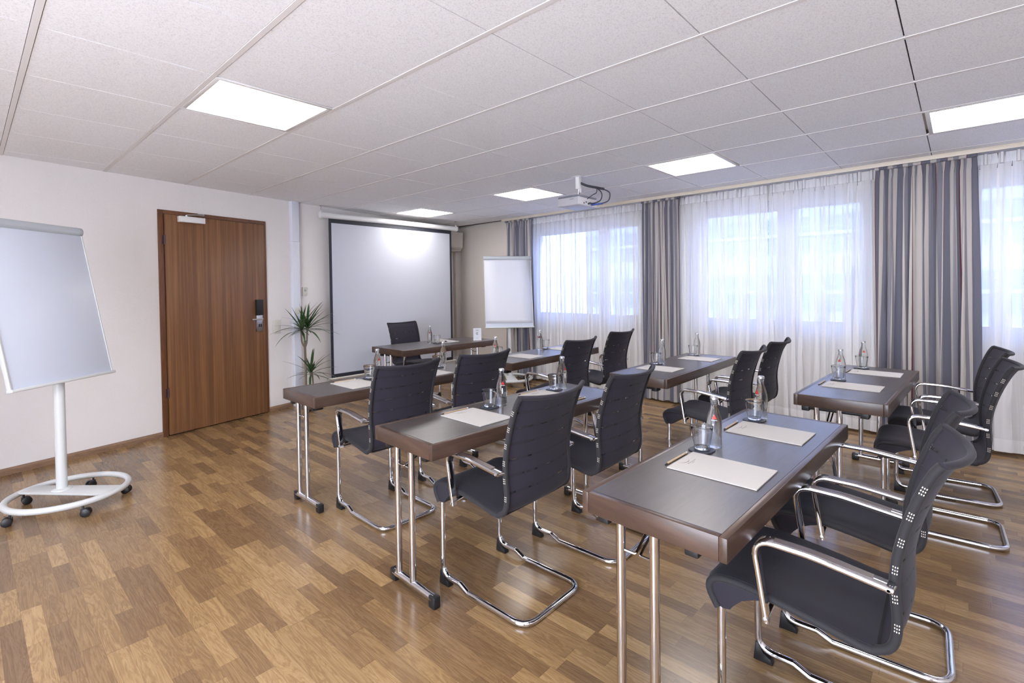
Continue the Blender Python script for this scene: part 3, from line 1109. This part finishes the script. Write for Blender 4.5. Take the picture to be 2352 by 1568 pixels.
def make_chair():
    t = thing('conference_chair', '', 'chair')
    shell(0, IB, 0.013).build('seat', M['fabric'], t, smooth=60)
    nose = [(p[0], p[1]) for p in SP if p[0] > -0.13 and p[1] > 0.38 and SP.index(p) < 26] + [(-0.13, 0.450), (-0.095, 0.442), (-0.062, 0.426), (-0.042, 0.405), (-0.030, 0.384), (-0.010, 0.380)]
    mb = MB()
    mb.prism(nose, -0.203, 0.203, bevel=0.002, mtx=Matrix(((0, 0, 1, 0), (1, 0, 0, 0), (0, 1, 0, 0), (0, 0, 0, 1))))
    mb.build('seat_nose', M['fabric'], t, smooth=50)
    shell(IB, len(SP) - 1, 0.0013).build('backrest', M['back'], t, smooth=60)
    # top hem of the backrest
    mb = MB()
    i = len(SP) - 1
    y, z = SP[i]
    sy, sz = sag(i)
    w = half_w(y, z)
    mb.tube([(X * w, y + sy * (1 - X * X), z + sz * (1 - X * X)) for X in [k / 10 - 1 for k in range(21)]], 0.0095, 8)
    mb.build('top_rail', M['fabric'], t, smooth=60)
    for s in (-1, 1):
        mb = MB()
        pts = [(s * half_w(*p), p[0], p[1] - (0.006 if i < IB else 0)) for i, p in enumerate(SP)]
        # uv angle origin is the +x side; mirrored side gets its dots from the same half turn
        if s == 1:
            pts2 = pts
        mb.tube(pts, 0.0115, 12)
        if s == 1:
            for f in mb.bm.faces:
                for l in f.loops:
                    l[mb.uv].uv.y = (l[mb.uv].uv.y + 0.5) % 1.0001
        mb.build('side_tube', M['rim'], t, smooth=60)
    # cantilever base
    mb = MB()
    def side(s):
        return [(s * 0.186, 0.0, 0.44), (s * 0.188, 0.0, 0.036), (s * 0.188, -0.115, 0.036), (s * 0.188, -0.165, 0.0135), (s * 0.190, -0.505, 0.0135)]
    L_ = side(-1) + list(reversed(side(1)))
    rr = [0, 0.06, 0.02, 0.02, 0.075, 0.075, 0.02, 0.02, 0.06, 0]
    mb.tube(fillet(L_, rr, 8), 0.0125, 14)
    mb.build('base_frame', M['chrome'], t, smooth=60)
    for s in (-1, 1):
        mb = MB()
        x = s * 0.188
        mb.prism([(0.012, 0.0), (-0.052, 0.0), (-0.045, 0.022), (-0.02, 0.032), (-0.006, 0.062), (0.006, 0.066)], -0.015, 0.015,
                 mtx=Matrix.Translation((x, 0, 0)) @ Matrix(((0, 0, 1, 0), (1, 0, 0, 0), (0, 1, 0, 0), (0, 0, 0, 1))), bevel=0.002)
        mb.build('floor_glide', M['black'], t)
    # armrests: flat bent chrome bars
    for s in (-1, 1):
        xo = s * 0.240
        path = fillet([(xo, -0.142, 0.418), (xo, -0.108, 0.648), (xo, -0.25, 0.645), (xo, -0.425, 0.622)], [0, 0.045, 0.4, 0], 8)
        mb = MB()
        hw = 0.021
        tk = 0.0075
        rings = []
        for k, p in enumerate(path):
            a = path[max(k - 1, 0)]
            b_ = path[min(k + 1, len(path) - 1)]
            tg = (b_ - a).normalized()
            nn = Vector((0, -tg.z, tg.y))
            wk = hw * (0.62 if k == 0 else (0.9 if k < 3 else 1.0))
            ring = [mb.bm.verts.new(p + Vector((dx * wk, 0, 0)) + nn * dn * tk) for dx, dn in ((-1, -0.6), (-0.85, -1), (0.85, -1), (1, -0.6), (1, 0.6), (0.85, 1), (-0.85, 1), (-1, 0.6))]
            rings.append(ring)
        for A, B in zip(rings, rings[1:]):
            for k in range(8):
                mb.bm.faces.new((A[k], A[(k + 1) % 8], B[(k + 1) % 8], B[k]))
        mb.bm.faces.new(list(reversed(rings[0])))
        mb.bm.faces.new(rings[-1])
        # lugs to the back and seat
        mb.tube([(xo + s * 0.010, -0.418, 0.620), (s * 0.205, -0.425, 0.618)], 0.0075, 12)
        mb.tube([(xo + s * 0.008, -0.141, 0.432), (s * 0.19, -0.142, 0.440)], 0.007, 12)
        arm = mb.build('armrest', M['chrome'], t, smooth=50)
        mb = MB()
        pp = [p for p in path if p.y < -0.155 and p.y > -0.385] + [Vector((xo, -0.385, 0.6283))]
        pr2 = []
        for p in pp:
            pr2.append([mb.bm.verts.new(p + Vector((dx * 0.0125, 0, dn))) for dx, dn in ((-1, 0.004), (1, 0.004), (1, 0.0086), (-1, 0.0086))])
        for A, B in zip(pr2, pr2[1:]):
            for k in range(4):
                mb.bm.faces.new((A[k], A[(k + 1) % 4], B[(k + 1) % 4], B[k]))
        mb.bm.faces.new(list(reversed(pr2[0])))
        mb.bm.faces.new(pr2[-1])
        mb.build('arm_pad', M['armpad'], arm, smooth=30)
        for (yy, zz) in ((-0.1405, 0.430), (-0.416, 0.6235)):
            mb = MB()
            Rb = Matrix.Translation((xo + s * (0.0135 if zz < 0.5 else 0.0195), yy, zz)) @ Matrix.Rotation(s * PI / 2, 4, 'Y')
            mb.lathe([(0.0062, 0.0), (0.0062, 0.0025), (0.0036, 0.003), (0.003, 0.0015), (0, 0.0015)], 14, mtx=Rb)
            mb.build('bolt', M['satin'], arm)
    return t
ch = make_chair()
used = [False]
CH = [  # x, y of the front feet, turn, label
    (1.720, 0.545, 0.5, 'black chair nearest the camera, at the left seat of the nearest table'),
    (2.335, 0.530, 2.5, 'black chair behind the nearest chair, at the right seat of the nearest table'),
    (3.625, 0.330, 2.0, 'black chair at the left seat of the far right table'),
    (4.255, 0.330, 5.0, 'black chair at the right seat of the far right table, by the curtain'),
    (1.645, 1.780, 0.0, 'black chair seen from behind at the left seat of the second-row left table'),
    (2.265, 1.745, 0.5, 'black chair seen from behind at the right seat of the second-row left table'),
    (3.530, 1.540, -1.5, 'black chair at the left seat of the second-row window table'),
    (4.175, 1.540, -1.5, 'black chair at the right seat of the second-row window table, nearest the sheers'),
    (1.730, 2.890, -1.0, 'black chair seen from behind at the table nearest the door, left seat'),
    (2.340, 2.860, -3.0, 'black chair seen from behind at the table nearest the door, right seat'),
    (3.385, 2.830, 0.5, 'black chair left of two at the front table by the second flip chart'),
    (4.230, 2.935, 0.5, 'black chair right of two at the front table by the second flip chart'),
    (3.770, 4.850, 180.5, 'black chair facing the room behind the presenter table'),
]
for x, y, a, lab in CH:
    put(ch, used, (x, y, 0), R(a), lab, 'black cantilever conference chairs')

# ------------------------------------------------------------------ things on the tables
def make_pad():
    t = thing('note_pad', '', 'note pad')
    mb = MB()
    mb.box(-0.1075, 0.1075, -0.149, 0.149, 0.0, 0.004, 0.0006)
    mb.build('paper', M['pad'], t, smooth=0)
    mb = MB()
    n = 14
    pts_o, pts_i = [], []
    for k in range(n + 1):
        u = k / n
        a = math.radians(-162 + 118 * u)
        th = 0.0011 * math.sin(PI * u) + 0.0002
        cx, cy_ = -0.010 + 0.034 * math.cos(a), 0.146 + 0.030 * math.sin(a)
        pts_o.append((cx, cy_ - th))
        pts_i.append((cx, cy_ + th))
    mb.prism(pts_o + list(reversed(pts_i)), 0.0041, 0.0044)
    mb.build('logo_arc', M['ink'], t, smooth=0)
    mb = MB()
    rnd = random.Random(4)
    x = -0.030
    for k in range(12):
        wd = 0.0032
        if k == 6:
            x += 0.001
        mb.box(x, x + 0.0008, 0.1040, 0.1085, 0.0041, 0.0043)
        if rnd.random() < 0.7:
            mb.box(x + 0.0008, x + wd - 0.001, 0.1077, 0.1085, 0.0041, 0.0043)
        if rnd.random() < 0.6:
            mb.box(x + 0.0008, x + wd - 0.001, 0.1059, 0.1066, 0.0041, 0.0043)
        if rnd.random() < 0.6:
            mb.box(x + wd - 0.0014, x + wd - 0.0007, 0.1040, 0.1085, 0.0041, 0.0043)
        x += 0.0052
    for k in range(5):
        mb.box(-0.012 + k * 0.0042, -0.0095 + k * 0.0042, 0.0985, 0.1005, 0.0041, 0.0043)
    mb.build('printed_name', M['ink'], t, smooth=0)
    return t

def make_pencil():
    t = thing('pencil', '', 'pencil')
    hexa = [(0.0038 * math.cos(PI / 3 * k), 0.0038 * math.sin(PI / 3 * k)) for k in range(6)]
    Rm = Matrix.Translation((0, 0, 0.0033)) @ Matrix.Rotation(PI / 2, 4, 'Y') @ Matrix.Rotation(PI / 6, 4, 'Z')
    mb = MB()
    mb.prism(hexa, -0.072, 0.080, mtx=Rm)
    mb.build('shaft', M['pencil'], t, smooth=0)
    mb = MB()
    mb.lathe([(0.0036, -0.072), (0.0012, -0.088), (0, -0.090)], 8, mtx=Rm, cap_bottom=True)
    mb.build('tip', M['graphite'], t)
    mb = MB()
    mb.lathe([(0.0039, 0.080), (0.0039, 0.088), (0.003, 0.090)], 10, mtx=Rm)
    mb.build('end_cap', M['eraser'], t)
    return t

def make_bottle():
    t = thing('water_bottle', '', 'bottle')
    mb = MB()
    mb.lathe([(0.0, 0.0025), (0.018, 0.001), (0.0265, 0.0), (0.0285, 0.004), (0.0288, 0.012), (0.0280, 0.020), (0.0272, 0.036), (0.0280, 0.052), (0.0292, 0.066),
              (0.0296, 0.080), (0.0290, 0.098), (0.0262, 0.118), (0.0218, 0.136), (0.0172, 0.150), (0.0142, 0.160), (0.0130, 0.170), (0.0128, 0.180), (0.0142, 0.183),
              (0.0142, 0.187), (0.0128, 0.190), (0.0, 0.190)], 32)
    mb.build('glass_body', M['bottle'], t, smooth=50)
    mb = MB()
    mb.lathe([(0.0158, 0.1905), (0.0160, 0.1925), (0.0148, 0.2000), (0.0125, 0.2020), (0.0, 0.2024)], 24, cap_bottom=True)
    mb.build('crown_cap', M['satin'], t, smooth=50)
    # printed triangle and text on the side away from the seat
    def patch(u0, u1, z0, z1, tri, nm, mat, rr):
        mb = MB()
        n = 8
        for side in (1,):
            V = []
            for i in range(n + 1):
                row = []
                f = i / n
                z = z0 + (z1 - z0) * f
                hw = (1 - f) if tri else 1
                for j in (-1, 0, 1):
                    a = math.radians((u0 + u1) / 2 + (u1 - u0) / 2 * j * hw)
                    r_ = rr(z) + 0.0003
                    row.append(mb.bm.verts.new((r_ * math.cos(a), r_ * math.sin(a), z)))
                V.append(row)
            for i in range(n):
                for j in range(2):
                    mb.bm.faces.new((V[i][j], V[i][j + 1], V[i + 1][j + 1], V[i + 1][j]))
        return mb.build(nm, mat, t, smooth=60)
    def rr(z):
        P_ = [(0.066, 0.0292), (0.080, 0.0296), (0.098, 0.0290), (0.118, 0.0262), (0.136, 0.0218), (0.15, 0.0172)]
        for (a, b_), (c, d) in zip(P_, P_[1:]):
            if a <= z <= c:
                return b_ + (d - b_) * (z - a) / (c - a)
        return 0.0292
    patch(-22, 22, 0.118, 0.137, True, 'red_triangle', M['red'], rr)
    patch(-24, 24, 0.112, 0.1145, False, 'white_line', M['white'], rr)
    patch(-14, -4, 0.070, 0.100, False, 'printed_text', M['white'], rr)
    return t

def make_tumbler():
    mb = MB()
    mb.lathe([(0.0, 0.0), (0.022, 0.0), (0.0268, 0.003), (0.0290, 0.010), (0.0345, 0.040), (0.0395, 0.075), (0.0415, 0.0905), (0.0405, 0.0912), (0.0396, 0.0900),
              (0.0376, 0.075), (0.0326, 0.040), (0.0268, 0.012), (0.022, 0.0095), (0.0, 0.0085)], 32)
    o = mb.build('tumbler', M['tumbler'], None, smooth=50)
    o['category'] = 'glass'
    return o

def make_coaster():
    rnd = random.Random(12)
    poly = []
    for k in range(28):
        a = 2 * PI * k / 28
        r_ = 0.043 / max(abs(math.cos(a)), abs(math.sin(a))) ** 0.72
        r_ *= 1 + rnd.uniform(-0.035, 0.035)
        poly.append((r_ * math.cos(a), r_ * math.sin(a)))
    mb = MB()
    mb.prism(poly, 0, 0.005, bevel=0.001)
    o = mb.build('slate_coaster', M['slate'], None)
    o['category'] = 'coaster'
    return o

pad, pen, bot, tum, coa = make_pad(), make_pencil(), make_bottle(), make_tumbler(), make_coaster()
u1, u2, u3, u4, u5 = [False], [False], [False], [False], [False]
Z = TZ + 0.0002
SEATS = [  # table phrase, seat phrase, pad (x,y,rot), pencil, glass, bottle(+turn to show its print)
    ('the nearest table', 'left seat', (1.741, 0.615, -1.5), (1.742, 0.779, -2.0), (1.900, 0.745), (1.966, 0.722, 200)),
    ('the nearest table', 'right seat', (2.312, 0.611, -2.0), (2.312, 0.775, -1.0), (2.476, 0.722), (2.545, 0.712, 150)),
    ('the far right table', 'left seat', (3.668, 0.497, -1.5), (3.680, 0.666, -2.0), (3.858, 0.603), (3.926, 0.600, 172)),
    ('the far right table', 'right seat', (4.300, 0.448, -1.0), (4.300, 0.612, -1.0), (4.480, 0.552), (4.548, 0.550, 196)),
    ('the second-row left table', 'left seat', (1.690, 1.790, -2.0), (1.690, 1.952, -2.0), (1.868, 1.876), (1.945, 1.858, 240)),
    ('the second-row left table', 'right seat', (2.278, 1.790, -2.0), (2.275, 1.950, -2.0), (2.448, 1.884), (2.516, 1.872, 260)),
    ('the second-row window table', 'left seat', (3.583, 1.728, 0.0), None, (3.757, 1.846), (3.826, 1.826, 90)),
    ('the second-row window table', 'right seat', (4.265, 1.690, -1.0), None, (4.430, 1.815), (4.502, 1.806, 90)),
    ('the table nearest the door', 'left seat', (1.765, 3.050, 0.0), (1.765, 3.212, 0.0), (1.935, 3.160), (2.030, 3.205, 270)),
    ('the table nearest the door', 'right seat', (2.365, 3.010, -1.0), None, (2.560, 3.165), (2.640, 3.185, 300)),
    ('the front table by the window', 'left seat', (3.478, 3.020, 1.0), None, (3.275, 3.165), (3.182, 3.110, 210)),
    ('the front table by the window', 'right seat', (4.130, 3.060, 1.0), None, (4.035, 3.215), (3.955, 3.225, 45)),
]
for tab, seat, p, q, g, b_ in SEATS:
    w_ = '%s, %s' % (tab, seat)
    put(pad, u1, (p[0], p[1], Z), R(p[2]), 'cream hotel note pad on ' + w_, 'note pads laid on the tables')
    if q:
        put(pen, u2, (q[0], q[1], Z), R(q[2]), 'wooden pencil beside note pad on ' + w_, 'pencils beside the note pads')
    put(coa, u5, (g[0], g[1], Z), R(random.uniform(-20, 20)), 'dark slate coaster under glass on ' + w_, 'slate coasters under the glasses')
    put(tum, u4, (g[0], g[1], Z + 0.0052), 0, 'empty clear tumbler on ' + w_, 'tumblers on slate coasters')
    put(bot, u3, (b_[0], b_[1], Z), R(b_[2]), 'clear glass water bottle on ' + w_, 'capped water bottles on the tables')
put(pen, u2, (2.290, 1.612, Z), R(-3), 'pencil poking out by a chair back at the near edge of second-row left table', 'pencils beside the note pads')
put(bot, u3, (3.655, 4.650, Z), R(230), 'clear glass water bottle standing on the presenter table', 'capped water bottles on the tables')
put(coa, u5, (3.690, 4.560, Z), 0.2, 'dark slate coaster under the glass on the presenter table', 'slate coasters under the glasses')
put(tum, u4, (3.690, 4.560, Z + 0.0052), 0, 'empty clear tumbler on the presenter table', 'tumblers on slate coasters')
put(pad, u1, (3.880, 4.650, Z), R(-3), 'note pad on the presenter table', 'note pads laid on the tables')
for proto_, c_ in ((pad, 'note pad'), (pen, 'pencil'), (bot, 'bottle')):
    proto_['category'] = c_

t = thing('table_sign', 'small white upright hotel card standing on the presenter table', 'table sign', (4.212, 4.425, Z), R(-45 + 3))
mb = MB()
mb.box(-0.052, 0.052, -0.030, 0.030, 0, 0.003, 0.001)
mb.build('acrylic_foot', M['white'], t)
mb = MB()
mb.box(-0.049, 0.049, -0.002, 0.002, 0.003, 0.148)
mb.build('card', M['paper'], t, smooth=0)
mb = MB()
for k in range(6):
    mb.box(-0.018 + k * 0.0062, -0.0135 + k * 0.0062, -0.0026, -0.002, 0.118, 0.124)
for k in range(5):
    mb.box(-0.012 + k * 0.005, -0.009 + k * 0.005, -0.0026, -0.002, 0.132, 0.1345)
for k in range(7):
    mb.box(-0.019 + k * 0.0056, -0.0155 + k * 0.0056, -0.0026, -0.002, 0.024, 0.0265)
mb.box(-0.002, 0.002, -0.0026, -0.002, 0.038, 0.042)
mb.build('printed_name', M['ink'], t, smooth=0)
mb = MB()
pts = [(0.014 * math.cos(a), -0.0028, 0.083 + 0.014 * math.sin(a)) for a in [math.radians(50 + 260 * k / 16) for k in range(17)]]
mb.tube(pts, 0.0018, 6)
mb.tube([(0.010, -0.0028, 0.090), (-0.004, -0.0028, 0.083), (0.008, -0.0028, 0.076)], 0.0016, 6)
mb.build('logo_mark', M['cable'], t)
mb = MB()
def sheet(u, v):
    x, y = (u - 0.5) * 0.15, (v - 0.5) * 0.12
    return (x, y, 0.0065 + 0.042 * max(0, 1 - abs(x + 0.02) / 0.05) * (0.5 + v * 0.6) + 0.006 * math.sin(u * 9))
mb.grid(sheet, 16, 10)
o = mb.build('folded_paper', M['pad'], None, smooth=20)
o.location = (3.815, 4.600, Z)
o.rotation_euler = (0, 0, R(10))
sol = o.modifiers.new('thickness', 'SOLIDIFY')
sol.thickness = 0.0006
tag(o, 'folded white paper lying over the note pad on the presenter table', 'paper')

# ------------------------------------------------------------------ flip charts
def make_flipchart(paper):
    """pole at the origin; the board faces -y, its middle at x = 0"""
    t = thing('flip_chart', '', 'flip chart')
    mb = MB()
    rr_ = 0.30
    n = 56
    gap = 0
    mb.tube([(rr_ * math.cos(2 * PI * k / n), -0.05 + rr_ * math.sin(2 * PI * k / n), 0.083) for k in range(n)], 0.0185, 14, closed=True)
    mb.build('base_ring', M['lacquer'], t, smooth=60)
    mb = MB()
    mb.prism([(-0.075, -0.335), (0.075, -0.335), (0.06, 0.235), (-0.06, 0.235)], 0.086, 0.098, bevel=0.003)
    mb.lathe([(0.052, 0.098), (0.050, 0.104), (0.036, 0.108), (0.030, 0.110)], 28)
    mb.build('base_plate', M['lacquer'], t)
    mb = MB()
    mb.lathe([(0.0285, 0.10), (0.0285, 0.80), (0.031, 0.80), (0.031, 0.83), (0.022, 0.83), (0.022, 0.86)], 24)
    mb.build('pole', M['lacquer'], t)
    for k in range(5):
        a = math.radians(20 + 72 * k)
        cx, cy_ = rr_ * math.cos(a), -0.05 + rr_ * math.sin(a)
        m = Matrix.Translation((cx, cy_, 0)) @ Matrix.Rotation(a * 2.3 + 0.4, 4, 'Z')
        mb = MB()
        for s in (-1, 1):
            mb.tube([m @ Vector((s * 0.006, 0.014, 0.025)), m @ Vector((s * 0.020, 0.014, 0.025)), m @ Vector((s * 0.023, 0.014, 0.025))], 0.025, 18, radii=[0.025, 0.025, 0.020])
        mb.tube([m @ Vector((0, 0, 0.030)), m @ Vector((0, 0, 0.068))], 0.006, 8)
        mb.box(-0.005, 0.005, -0.012, 0.024, 0.030, 0.050, 0.002, mtx=m)
        mb.build('caster', M['black'], t)
    # board, leaning back
    lean = math.atan(0.205 / 0.99)
    bm_ = Matrix.Translation((0, -0.055, 0.805)) @ Matrix.Rotation(-lean, 4, 'X')
    hw = 0.338
    Hb = 1.0
    e = bpy.data.objects
    mb = MB()
    mb.box(-hw, hw, 0.0, 0.018, 0.0, Hb, 0.002, mtx=bm_)
    brd = mb.build('board', M['board'], t, smooth=30)
    mb = MB()
    mb.box(-hw - 0.006, -hw + 0.004, -0.004, 0.022, -0.004, Hb, 0.002, mtx=bm_)
    mb.box(hw - 0.004, hw + 0.006, -0.004, 0.022, -0.004, Hb, 0.002, mtx=bm_)
    mb.box(-hw - 0.012, hw + 0.012, -0.020, 0.022, -0.014, 0.004, 0.004, mtx=bm_)
    mb.build('board_frame', M['lacquer'], t)
    mb = MB()
    P = [bm_ @ Vector((x, 0.004, Hb + 0.006)) for x in (-hw - 0.012, hw - 0.03)]
    mb.tube(P, 0.030, 20, squash=0.8)
    clampo = mb.build('clamp_bar', M['clamp'], t, smooth=60)
    mb = MB()
    P = [bm_ @ Vector((x, 0.004, Hb + 0.006)) for x in (hw - 0.030, hw + 0.004, hw + 0.012)]
    mb.tube(P, 0.031, 20, squash=0.8, radii=[0.031, 0.030, 0.020])
    mb.build('end_cap', M['clamp'], clampo, smooth=60)
    mb = MB()
    mb.box(-0.03, 0.03, 0.018, 0.060, 0.02, 0.16, 0.004, mtx=bm_)
    mb.build('pole_mount', M['lacquer'], t)
    if paper:
        mb = MB()
        def pg(u, v):
            return bm_ @ Vector((-hw + 0.004 + u * (2 * hw - 0.012), -0.0045 - 0.010 * math.sin(PI * v * 0.5) ** 6 * (1 - v) , Hb - 0.005 - v * 0.94))
        mb.grid(pg, 4, 20)
        o = mb.build('paper_pad', M['paper'], t, smooth=60)
        s_ = o.modifiers.new('thickness', 'SOLIDIFY')
        s_.thickness = 0.003
    return t
f1 = make_flipchart(False)
f1.location = (0.395, 4.310, 0)
f1.rotation_euler = (0, 0, R(39.5))
f1['label'] = 'white flip chart board on round castered base at the left photo edge'
f1['group'] = 'flip charts'
f2 = make_flipchart(True)
f2.location = (5.185, 4.785, 0)
f2.rotation_euler = (0, 0, R(-41))
f2['label'] = 'flip chart with paper pad standing in the far corner by the curtain'
f2['group'] = 'flip charts'

# ------------------------------------------------------------------ projector
t = thing('projector', 'grey ceiling projector on a short post with cables at the back', 'projector', (3.925, 2.703, 0))
mb = MB()
mb.box(-0.028, 0.018, -0.018, 0.018, 2.285, CEIL + 0.004, 0.002)
mb.box(-0.055, 0.05, -0.05, 0.05, CEIL - 0.004, CEIL - 0.001, 0.001)
mb.box(0.012, 0.03, -0.014, 0.014, 2.255, CEIL - 0.004, 0.002)
mb.build('ceiling_post', M['white'], t)
mb = MB()
mb.box(-0.02, 0.14, 0.0, 0.05, 2.215, 2.235, 0.002)
mb.tube([(0.0, 0.0, 2.29), (-0.01, 0.01, 2.225)], 0.008, 8)
mb.tube([(0.02, 0.0, 2.29), (0.08, 0.06, 2.225)], 0.006, 8)
mb.build('mount_arm', M['satin'], t)
mb = MB()
mb.box(-0.110, 0.205, -0.073, 0.172, 2.122, 2.202, 0.010, 3)
body = mb.build('body', M['proj'], t)
mb = MB()
mb.box(-0.106, 0.201, -0.069, 0.168, 2.2025, 2.218, 0.006, 2)
mb.build('lid', M['projdark'], t)
mb = MB()
mb.box(-0.1115, -0.110, -0.020, 0.030, 2.178, 2.184)
mb.build('name_badge', M['projdark'], body)
mb = MB()
Rl = Matrix.Translation((0.11, 0.172, 2.165)) @ Matrix.Rotation(-PI / 2, 4, 'X')
mb.lathe([(0.034, -0.002), (0.034, 0.012), (0.028, 0.014), (0.026, 0.004), (0, 0.004)], 24, mtx=Rl)
mb.build('lens', M['black'], body)
mb = MB()
for k in range(6):
    mb.box(-0.03 + k * 0.035, -0.012 + k * 0.035, -0.0755, -0.0725, 2.140 + 0.012 * (k % 2), 2.152 + 0.012 * (k % 2))
mb.build('connectors', M['cable'], body)
def cable(pts, r_, mat, nm='cable'):
    mb = MB()
    q = smooth3(pts)
    mb.tube(q, r_, 8)
    return mb.build(nm, mat, t, smooth=60)
def smooth3(P, n=6):
    P = [Vector(p) for p in P]
    out = []
    for i in range(len(P) - 1):
        p0, p1, p2, p3 = P[max(i - 1, 0)], P[i], P[i + 1], P[min(i + 2, len(P) - 1)]
        for k in range(n):
            s = k / n
            out.append(0.5 * (2 * p1 + (-p0 + p2) * s + (2 * p0 - 5 * p1 + 4 * p2 - p3) * s * s + (-p0 + 3 * p1 - 3 * p2 + p3) * s ** 3))
    out.append(P[-1])
    return out
cable([(0.015, -0.01, 2.345), (0.05, -0.06, 2.318), (0.11, -0.13, 2.298), (0.16, -0.18, 2.285)], 0.0115, M['cable'])
cable([(0.15, -0.17, 2.287), (0.20, -0.215, 2.250), (0.19, -0.205, 2.175), (0.13, -0.14, 2.146), (0.10, -0.076, 2.146)], 0.0055, M['cable'])
cable([(0.11, -0.13, 2.298), (0.15, -0.16, 2.245), (0.14, -0.15, 2.180), (0.09, -0.11, 2.152), (0.05, -0.076, 2.152)], 0.006, M['cable'])
cable([(0.11, -0.13, 2.298), (0.12, -0.12, 2.255), (0.09, -0.09, 2.228), (0.03, -0.076, 2.19)], 0.004, M['cable'])
cable([(0.155, -0.165, 2.150), (0.11, -0.12, 2.142), (0.10, -0.076, 2.140)], 0.008, M['blue'])

# ------------------------------------------------------------------ plant
PX, PY = 2.645, 5.640
t = thing('potted_dracaena', 'tall green dragon tree plant standing between the door and the screen', 'plant', (PX, PY, 0))
mb = MB()
mb.lathe([(0.055, 0.0), (0.062, 0.02), (0.085, 0.17), (0.090, 0.175), (0.088, 0.185), (0.080, 0.182), (0.076, 0.15), (0.0, 0.15)], 28)
mb.build('pot', M['pot'], t)
mb = MB()
mb.lathe([(0.0, 0.152), (0.05, 0.158), (0.077, 0.152)], 20, cap_top=False, cap_bottom=False)
mb.build('soil', M['soil'], t)
stems = [([(-0.02, 0, 0.15), (-0.018, 0, 0.45), (-0.022, 0, 0.70), (-0.02, 0.0, 0.78)], 0.013),
         ([(-0.022, 0, 0.70), (-0.055, 0.0, 0.76), (-0.062, 0, 0.86), (-0.06, 0.0, 0.93)], 0.009),
         ([(-0.02, 0, 0.70), (0.0, 0.0, 0.76), (0.005, 0, 0.86), (0.01, 0, 0.93)], 0.010),
         ([(0.045, 0.01, 0.15), (0.035, 0.0, 0.28), (0.045, 0.0, 0.42)], 0.008),
         ([(0.07, 0.01, 0.15), (0.065, 0.0, 0.28), (0.055, 0.0, 0.42)], 0.008),
         ([(0.02, 0.0, 0.15), (0.025, -0.01, 0.28), (0.035, 0.0, 0.40)], 0.006)]
for p, r_ in stems:
    mb = MB()
    mb.tube(smooth3(p, 4), r_, 10)
    mb.build('stem', M['stem'], t, smooth=60)
rnd = random.Random(31)
leafn = 0
def leaf(base, az, el, L_, bend, w_):
    """a long narrow channelled blade that arches over"""
    mb = MB()
    n = 9
    d = Vector((math.cos(az), math.sin(az), 0))
    p = Vector(base)
    e = el
    up = Vector((0, 0, 1))
    side = d.cross(up).normalized()
    rows = []
    for i in range(n + 1):
        f = i / n
        ww = w_ * (0.55 + 0.9 * f if f < 0.35 else 1.0 * (1 - ((f - 0.35) / 0.65) ** 1.6)) * 0.95 + 0.0006
        tdir = d * math.cos(e) + up * math.sin(e)
        nn = side.cross(tdir).normalized()
        c = p.copy()
        rows.append([mb.bm.verts.new(c - side * ww + nn * ww * 0.25), mb.bm.verts.new(c - nn * 0.0004), mb.bm.verts.new(c + side * ww + nn * ww * 0.25),
                     mb.bm.verts.new(c + nn * 0.0008)])
        p = p + tdir * (L_ / n)
        e -= bend / n
    for A, B in zip(rows, rows[1:]):
        for k in range(4):
            mb.bm.faces.new((A[k], A[(k + 1) % 4], B[(k + 1) % 4], B[k]))
    mb.bm.faces.new(list(reversed(rows[0])))
    mb.bm.faces.new(rows[-1])
    return mb.build('leaf', M['leaf'], t, smooth=40)
for (cx, cy_, cz, n_, Lm) in ((-0.06, 0.0, 0.93, 30, 0.35), (0.01, 0.0, 0.94, 38, 0.38), (0.045, 0.0, 0.42, 32, 0.32)):
    for k in range(n_):
        f = k / n_
        az = k * 2.399 + rnd.uniform(-0.2, 0.2)
        back = math.sin(az)
        el = math.radians(86 - 92 * f ** 0.9 + rnd.uniform(-6, 6))
        L_ = Lm * rnd.uniform(0.8, 1.12) * (0.85 if f < 0.15 else 1.0)
        if back > 0.3:
            L_ *= 0.52          # leaves against the wall stay short
        leaf((cx, cy_, cz - 0.05 * f + rnd.uniform(-0.01, 0.01)), az, el, L_, math.radians(rnd.uniform(10, 60)) * (0.3 + f), 0.0135)

# the paint chips and flecks on the frame are too small to need parts of their own
for o in list(scene.objects):
    if o.type == 'EMPTY' and o.parent is None and 'label' in o and o['label'] == '':
        print('UNLABELLED', o.name)
